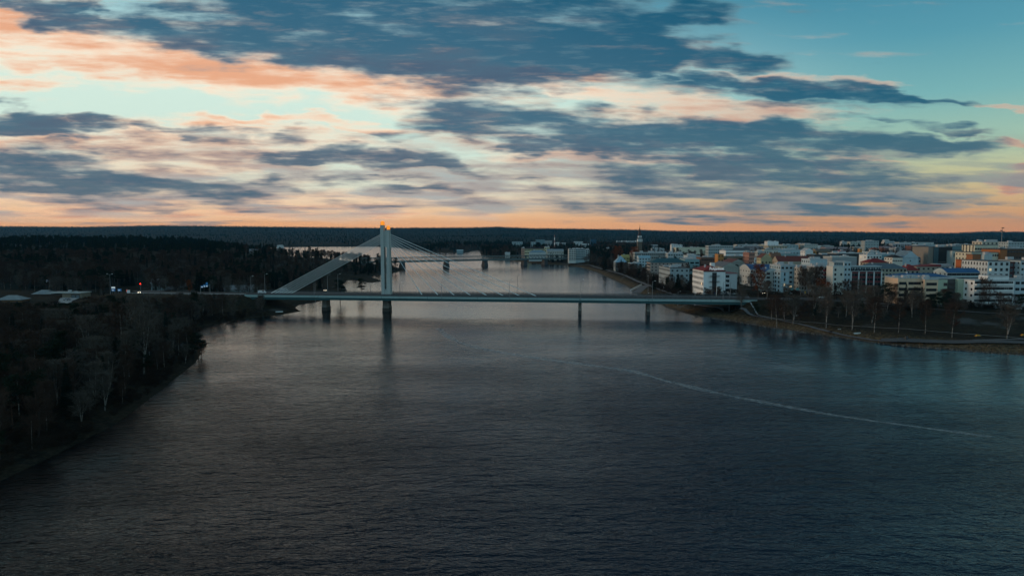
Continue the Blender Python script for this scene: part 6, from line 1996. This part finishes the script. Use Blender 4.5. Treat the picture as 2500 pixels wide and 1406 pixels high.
# blue banner below the hotel and two teal road panels
x, y = at_z(1743, 716, 8.5)
bb = empty('blue_banner', (x, y, hz1(x, y)), 0, 'blue banner board in front of the hotel podium', 'banner')
m = MB(); m.box(-1.1, 1.1, 0, .12, .4, 3.0); m.obj('board', mat('banner_blue', (0.015, 0.07, 0.28), .5, .05), bb)
m = MB(); m.tube((-.9, .2, 0), (-.9, .2, 3.2), .06, n=5); m.obj('post', M_steel, bb)
x, y = at_z(1940, 720, 8.5)
k_ = y / F; g2 = empty('road_gantry', (x, y, hz1(x, y)), 0, 'thin road gantry with two teal panels above the parked cars', 'sign gantry')
m = MB(); m.tube((-20 * k_, 0, 0), (-20 * k_, 0, 15 * k_), .12, n=6); m.obj('post', M_steel, g2)
m = MB(); m.tube((-20 * k_, 0, 14.5 * k_), (16 * k_, 0, 14 * k_), .1, n=5); m.obj('beam', M_steel, g2)
for a_ in (-7.5, 6.5):
    m = MB(); m.box((a_ - 3.6) * k_, (a_ + 3.6) * k_, -.25, -.12, 11.2 * k_, 16.5 * k_); m.obj('teal_panel', mat('panel_teal', (0.12, 0.33, 0.34), .5, .05), g2)
x, y = at_z(1965, 728, 8.5)
yp = empty('price_pylon', (x, y, hz1(x, y)), 0, 'narrow yellow topped sign pylon by the city street', 'sign pylon')
k_ = y / F
m = MB(); m.box(-1.6 * k_, 1.6 * k_, 0, .3, 3 * k_, 12 * k_); m.obj('board', wallmat((.4, .38, .33)), yp)
m = MB(); m.box(-1.7 * k_, 1.7 * k_, -.02, .32, 12.05 * k_, 17 * k_); m.obj('yellow_top', mat('sign_yellow', (.6, .36, .03), .5, .05), yp)
m = MB(); m.box(-.1, .1, .05, .25, 0, 3 * k_); m.obj('post', M_steel, yp)

# upturned boats, jetty boat, heaps, notices, bin
def boat(x, y, z, rz, L_, col, lab, up=False, name='upturned_boat'):
    root = empty(name, (x, y, z), rz, lab, 'boat')
    m = MB(); st_ = []
    ns_ = 9
    for i in range(ns_):
        u = i / (ns_ - 1); xx_ = (u - .5) * L_; w_ = .75 * math.sin(math.pi * min(1, .16 + u * .84)) ** .7 + .02; hh_ = .55
        st_.append([(xx_, -w_, 0), (xx_, -w_ * .75, hh_ * .6), (xx_, 0, hh_), (xx_, w_ * .75, hh_ * .6), (xx_, w_, 0)])
    sgn = 1 if not up else -1
    V = [(a, b_, (c if not up else .6 - c)) for row in st_ for a, b_, c in row]
    fs = [(i * 5 + j, i * 5 + j + 1, (i + 1) * 5 + j + 1, (i + 1) * 5 + j) for i in range(ns_ - 1) for j in range(4)]
    m.add(V, fs); m.obj('hull', mat('boat_%02d' % int(col[0] * 99), col, .4, .1), root, smooth=True)
    m = MB(); m.box(-L_ / 2 + .3, L_ / 2 - .3, -.04, .04, (.52 if not up else .02), (.62 if not up else .1)); m.obj('keel', M_steel, root)
    if up:
        m = MB(); m.box(-.2, .2, -.6, .6, .42, .48); m.obj('seat', M_steel, root)
    return root


x, y = at_z(2093, 803, 4.2); boat(x, y, hz1(x, y) + .1, .35, 4.6, (.62, .62, .58), 'white upturned boat lying on the park lawn')
x, y = at_z(1549, 712, .8); boat(x, y, hz1(x, y) + .25, -.2, 4.5, (.50, .55, .56), 'pale small boat pulled up beside the boat ramp', True, 'small_boat')
x, y = at_z(682, 763, .8); boat(x, y, hz1(x, y) + .2, .2, 4.5, (.52, .54, .52), 'pale small boat on the dark left shore by the bridge pier', False, 'small_boat')
for px_, pyb, lab in ((2388, 813, 'yellow heap of gravel cover on the lawn'), (2499, 814, 'yellow heap cut by the right edge of the view')):
    x, y = at_z(px_, pyb, 5)
    he = empty('yellow_heap', (x, y, hz1(x, y)), 0, lab, 'heap')
    m = MB(); m.frustum((-1.2, 1.2, -.8, .8), (-.5, .4, -.3, .3), -.1, .75); m.obj('mound', mat('yellow_cover', (.42, .22, .02), .8, .2), he)
    m = MB(); m.box(-1.25, 1.25, -.95, -.82, -.1, .15); m.obj('edge_board', M_dframe, he)
for px_, pyb, wd_, hh_, lab in ((1946, 767, 1.1, .9, 'small white notice board beside the path bend'), (2050, 792, 1.6, .12, 'two flat white slabs lying beside the pale path edge'), (1620, 707, .8, 2.6, 'white kiosk like post by the promenade stairs')):
    x, y = at_z(px_, pyb, 5)
    nb_ = empty('notice_board', (x, y, hz1(x, y)), 0, lab, 'board')
    m = MB(); m.box(-wd_ / 2, wd_ / 2, 0, .1, .12 if hh_ < .5 else .6, .25 if hh_ < .5 else .6 + hh_); m.obj('board', M_white, nb_)
    m = MB(); m.box(-wd_ * .4, -wd_ * .4 + .08, .11, .2, -.1, .6); m.box(wd_ * .4 - .08, wd_ * .4, .11, .2, -.1, .6); m.obj('post', M_steel, nb_)
x, y = at_z(2213, 825, 2.8)
bi = empty('waste_bin', (x, y, hz1(x, y) + .1), 0, 'dark square waste bin beside the riverside path', 'bin')
m = MB(); m.frustum((-.45, .45, -.45, .45), (-.5, .5, -.5, .5), 0, 1.5); m.obj('body', M_dframe, bi)
m = MB(); m.box(-.55, .55, -.55, .55, 1.51, 1.65); m.obj('lid', M_dframe, bi)
# white railing of the promenade stairs
p0 = at_z(1541, 700, 3.5); p1 = at_z(1567, 690, 6)
z0_, z1_ = hz1(*p0), hz1(*p1)
st = empty('stair_railing', (p0[0], p0[1], z0_), 0, 'white railed stair from the promenade down to the boat ramp', 'stair')
for off in (0, 2.4):
    m = MB()
    n_ = 9
    for k in range(n_ + 1):
        t = k / n_
        xx_, yy_, zz1 = (p1[0] - p0[0]) * t, (p1[1] - p0[1]) * t + off, (z1_ - z0_) * t + .4
        m.box(xx_ - .09, xx_ + .09, yy_ - .09, yy_ + .09, zz1 - .8, zz1 + 1.1)
    m.tube((0, off, 1.5), (p1[0] - p0[0], p1[1] - p0[1] + off, z1_ - z0_ + 1.5), .12, n=4)
    m.obj('rail', M_white, st)
for k in range(16):
    t = k / 16
    m = MB(); xx_, yy_, zz1 = (p1[0] - p0[0]) * t, (p1[1] - p0[1]) * t, (z1_ - z0_) * t + .25
    m.box(xx_, xx_ + (p1[0] - p0[0]) / 16, yy_, yy_ + 2.3, zz1 - .5, zz1 + .1); m.obj('step', M_path2, st)
# retaining wall shape at the path bend and quay apron at the right
ribbon('stone_quay', [at_z(a, b_, 1.4) for a, b_ in ((2150, 829), (2200, 833), (2300, 838), (2400, 842), (2520, 845))], 7.5, mat('quay_slabs', (0.075, 0.078, 0.082), .85, .2, .3), label='sloping dark slab apron between the path and the water', lift=.16)

# street and road lamps on the banks
for px_, pb, pt, lab in ((1582, 713, 675, 'slim lamp post on the grass above the boat ramp'), (1589, 722, 716, 'low bollard lamp at the bridge edge'), (1655, 735, 712, 'path lamp left of the bridge end'), (770, 716, 673, 'lamp post by the left pier'), (2372, 690, 676, 'roof level lamp post behind the white flats'), (1780, 752, 715, 'lamp post standing on the lower path under the bridge end')):
    x, y = at_z(px_, pb, 5 if pb > 730 else 6.5)
    z0 = hz1(x, y); H_ = max(2.5, at_d(px_, pt, y)[2] - z0)
    copy_tree(lp, (x, y, z0 - .1), random.uniform(0, 6), (min(1, H_ / 8), min(1, H_ / 8), H_ / 12), lab, 'street lamps')


# a few walkers on the promenade and the path
def person(x, y, z, rz, top, legs, lab, step=.25):
    root = bpy.data.objects.new('person', None)
    me = bpy.data.meshes.new('body')
    J = {'pel': (0, 0, .98), 'che': (0.02, 0, 1.32), 'nec': (.03, 0, 1.50), 'hea': (.05, 0, 1.66), 'top': (.04, 0, 1.78),
         'hl': (0, .10, .92), 'kl': (step * .55, .11, .50), 'al': (step * .5, .11, .08), 'fl': (step * .5 + .18, .12, .03),
         'hr': (0, -.10, .92), 'kr': (-step * .2, -.11, .50), 'ar': (-step * .9, -.11, .10), 'fr': (-step * .9 + .16, -.12, .03),
         'sl': (0, .19, 1.42), 'el': (-.08, .25, 1.14), 'wl': (.05, .25, .90), 'ml': (.09, .25, .80),
         'sr': (0, -.19, 1.42), 'er': (.02, -.25, 1.14), 'wr': (.18, -.24, .93), 'mr': (.24, -.23, .84)}
    R = dict(pel=.16, che=.18, nec=.065, hea=.10, top=.07, hl=.11, kl=.075, al=.05, fl=.04, hr=.11, kr=.075, ar=.05, fr=.04, sl=.085, el=.06, wl=.045, ml=.045, sr=.085, er=.06, wr=.045, mr=.045)
    E = [('pel', 'che'), ('che', 'nec'), ('nec', 'hea'), ('hea', 'top'), ('pel', 'hl'), ('hl', 'kl'), ('kl', 'al'), ('al', 'fl'), ('pel', 'hr'), ('hr', 'kr'), ('kr', 'ar'), ('ar', 'fr'),
         ('che', 'sl'), ('sl', 'el'), ('el', 'wl'), ('wl', 'ml'), ('che', 'sr'), ('sr', 'er'), ('er', 'wr'), ('wr', 'mr')]
    ks_ = list(J)
    me.from_pydata([J[k] for k in ks_], [(ks_.index(a), ks_.index(b_)) for a, b_ in E], [])
    sv = me.skin_vertices.new() if hasattr(me.skin_vertices, 'new') else None
    o = bpy.data.objects.new('person', me); COL.objects.link(o)
    md_ = o.modifiers.new('skin', 'SKIN'); 
    if not me.skin_vertices:
        bpy.context.view_layer.objects.active = o
    for i, k in enumerate(ks_):
        me.skin_vertices[0].data[i].radius = (R[k], R[k]); me.skin_vertices[0].data[i].use_root = (k == 'pel')
    o.modifiers.new('sub', 'SUBSURF').levels = 1
    me.materials.append(mat('coat_%02d' % int(top[2] * 99), top, .9, .2, 3))
    o.location = (x, y, z); o.rotation_euler = (0, 0, rz)
    tag(o, lab, 'person')
    return o


try:
    for px_, pyb, zg_, rz, top, lab in ((1795, 757, 4.2, 2.2, (.05, .05, .07), 'person in a dark coat walking on the lower path by the bridge end'), (1524, 674, 5.2, .8, (.03, .03, .035), 'person in black walking along the promenade'),
                                        (2000, 806, 3.0, -.4, (.02, .02, .025), 'dark clad person walking on the bend of the riverside path')):
        x, y = at_z(px_, pyb, zg_)
        person(x, y, hz1(x, y) + .25, rz, top, None, lab)
except Exception as ex:
    print('person failed', ex)
print('objects', len(bpy.data.objects))


# ------------------------------------------------------------------ air
hm = bpy.data.materials.new('haze_air')
hm.use_nodes = True
hm.node_tree.nodes.clear()
vo = hm.node_tree.nodes.new('ShaderNodeVolumePrincipled')
vo.inputs['Color'].default_value = (0.07, 0.52, 0.95, 1)
vo.inputs['Density'].default_value = 2.4e-5
vo.inputs['Anisotropy'].default_value = 0.0
ho = hm.node_tree.nodes.new('ShaderNodeOutputMaterial')
hm.node_tree.links.new(vo.outputs[0], ho.inputs['Volume'])
m = MB(); m.box(-15000, 15000, -2500, 14200, -6, 330)
haze = m.obj('haze', hm)
tag(haze, 'thin bluish evening air between the viewer and the hills', kind='stuff')
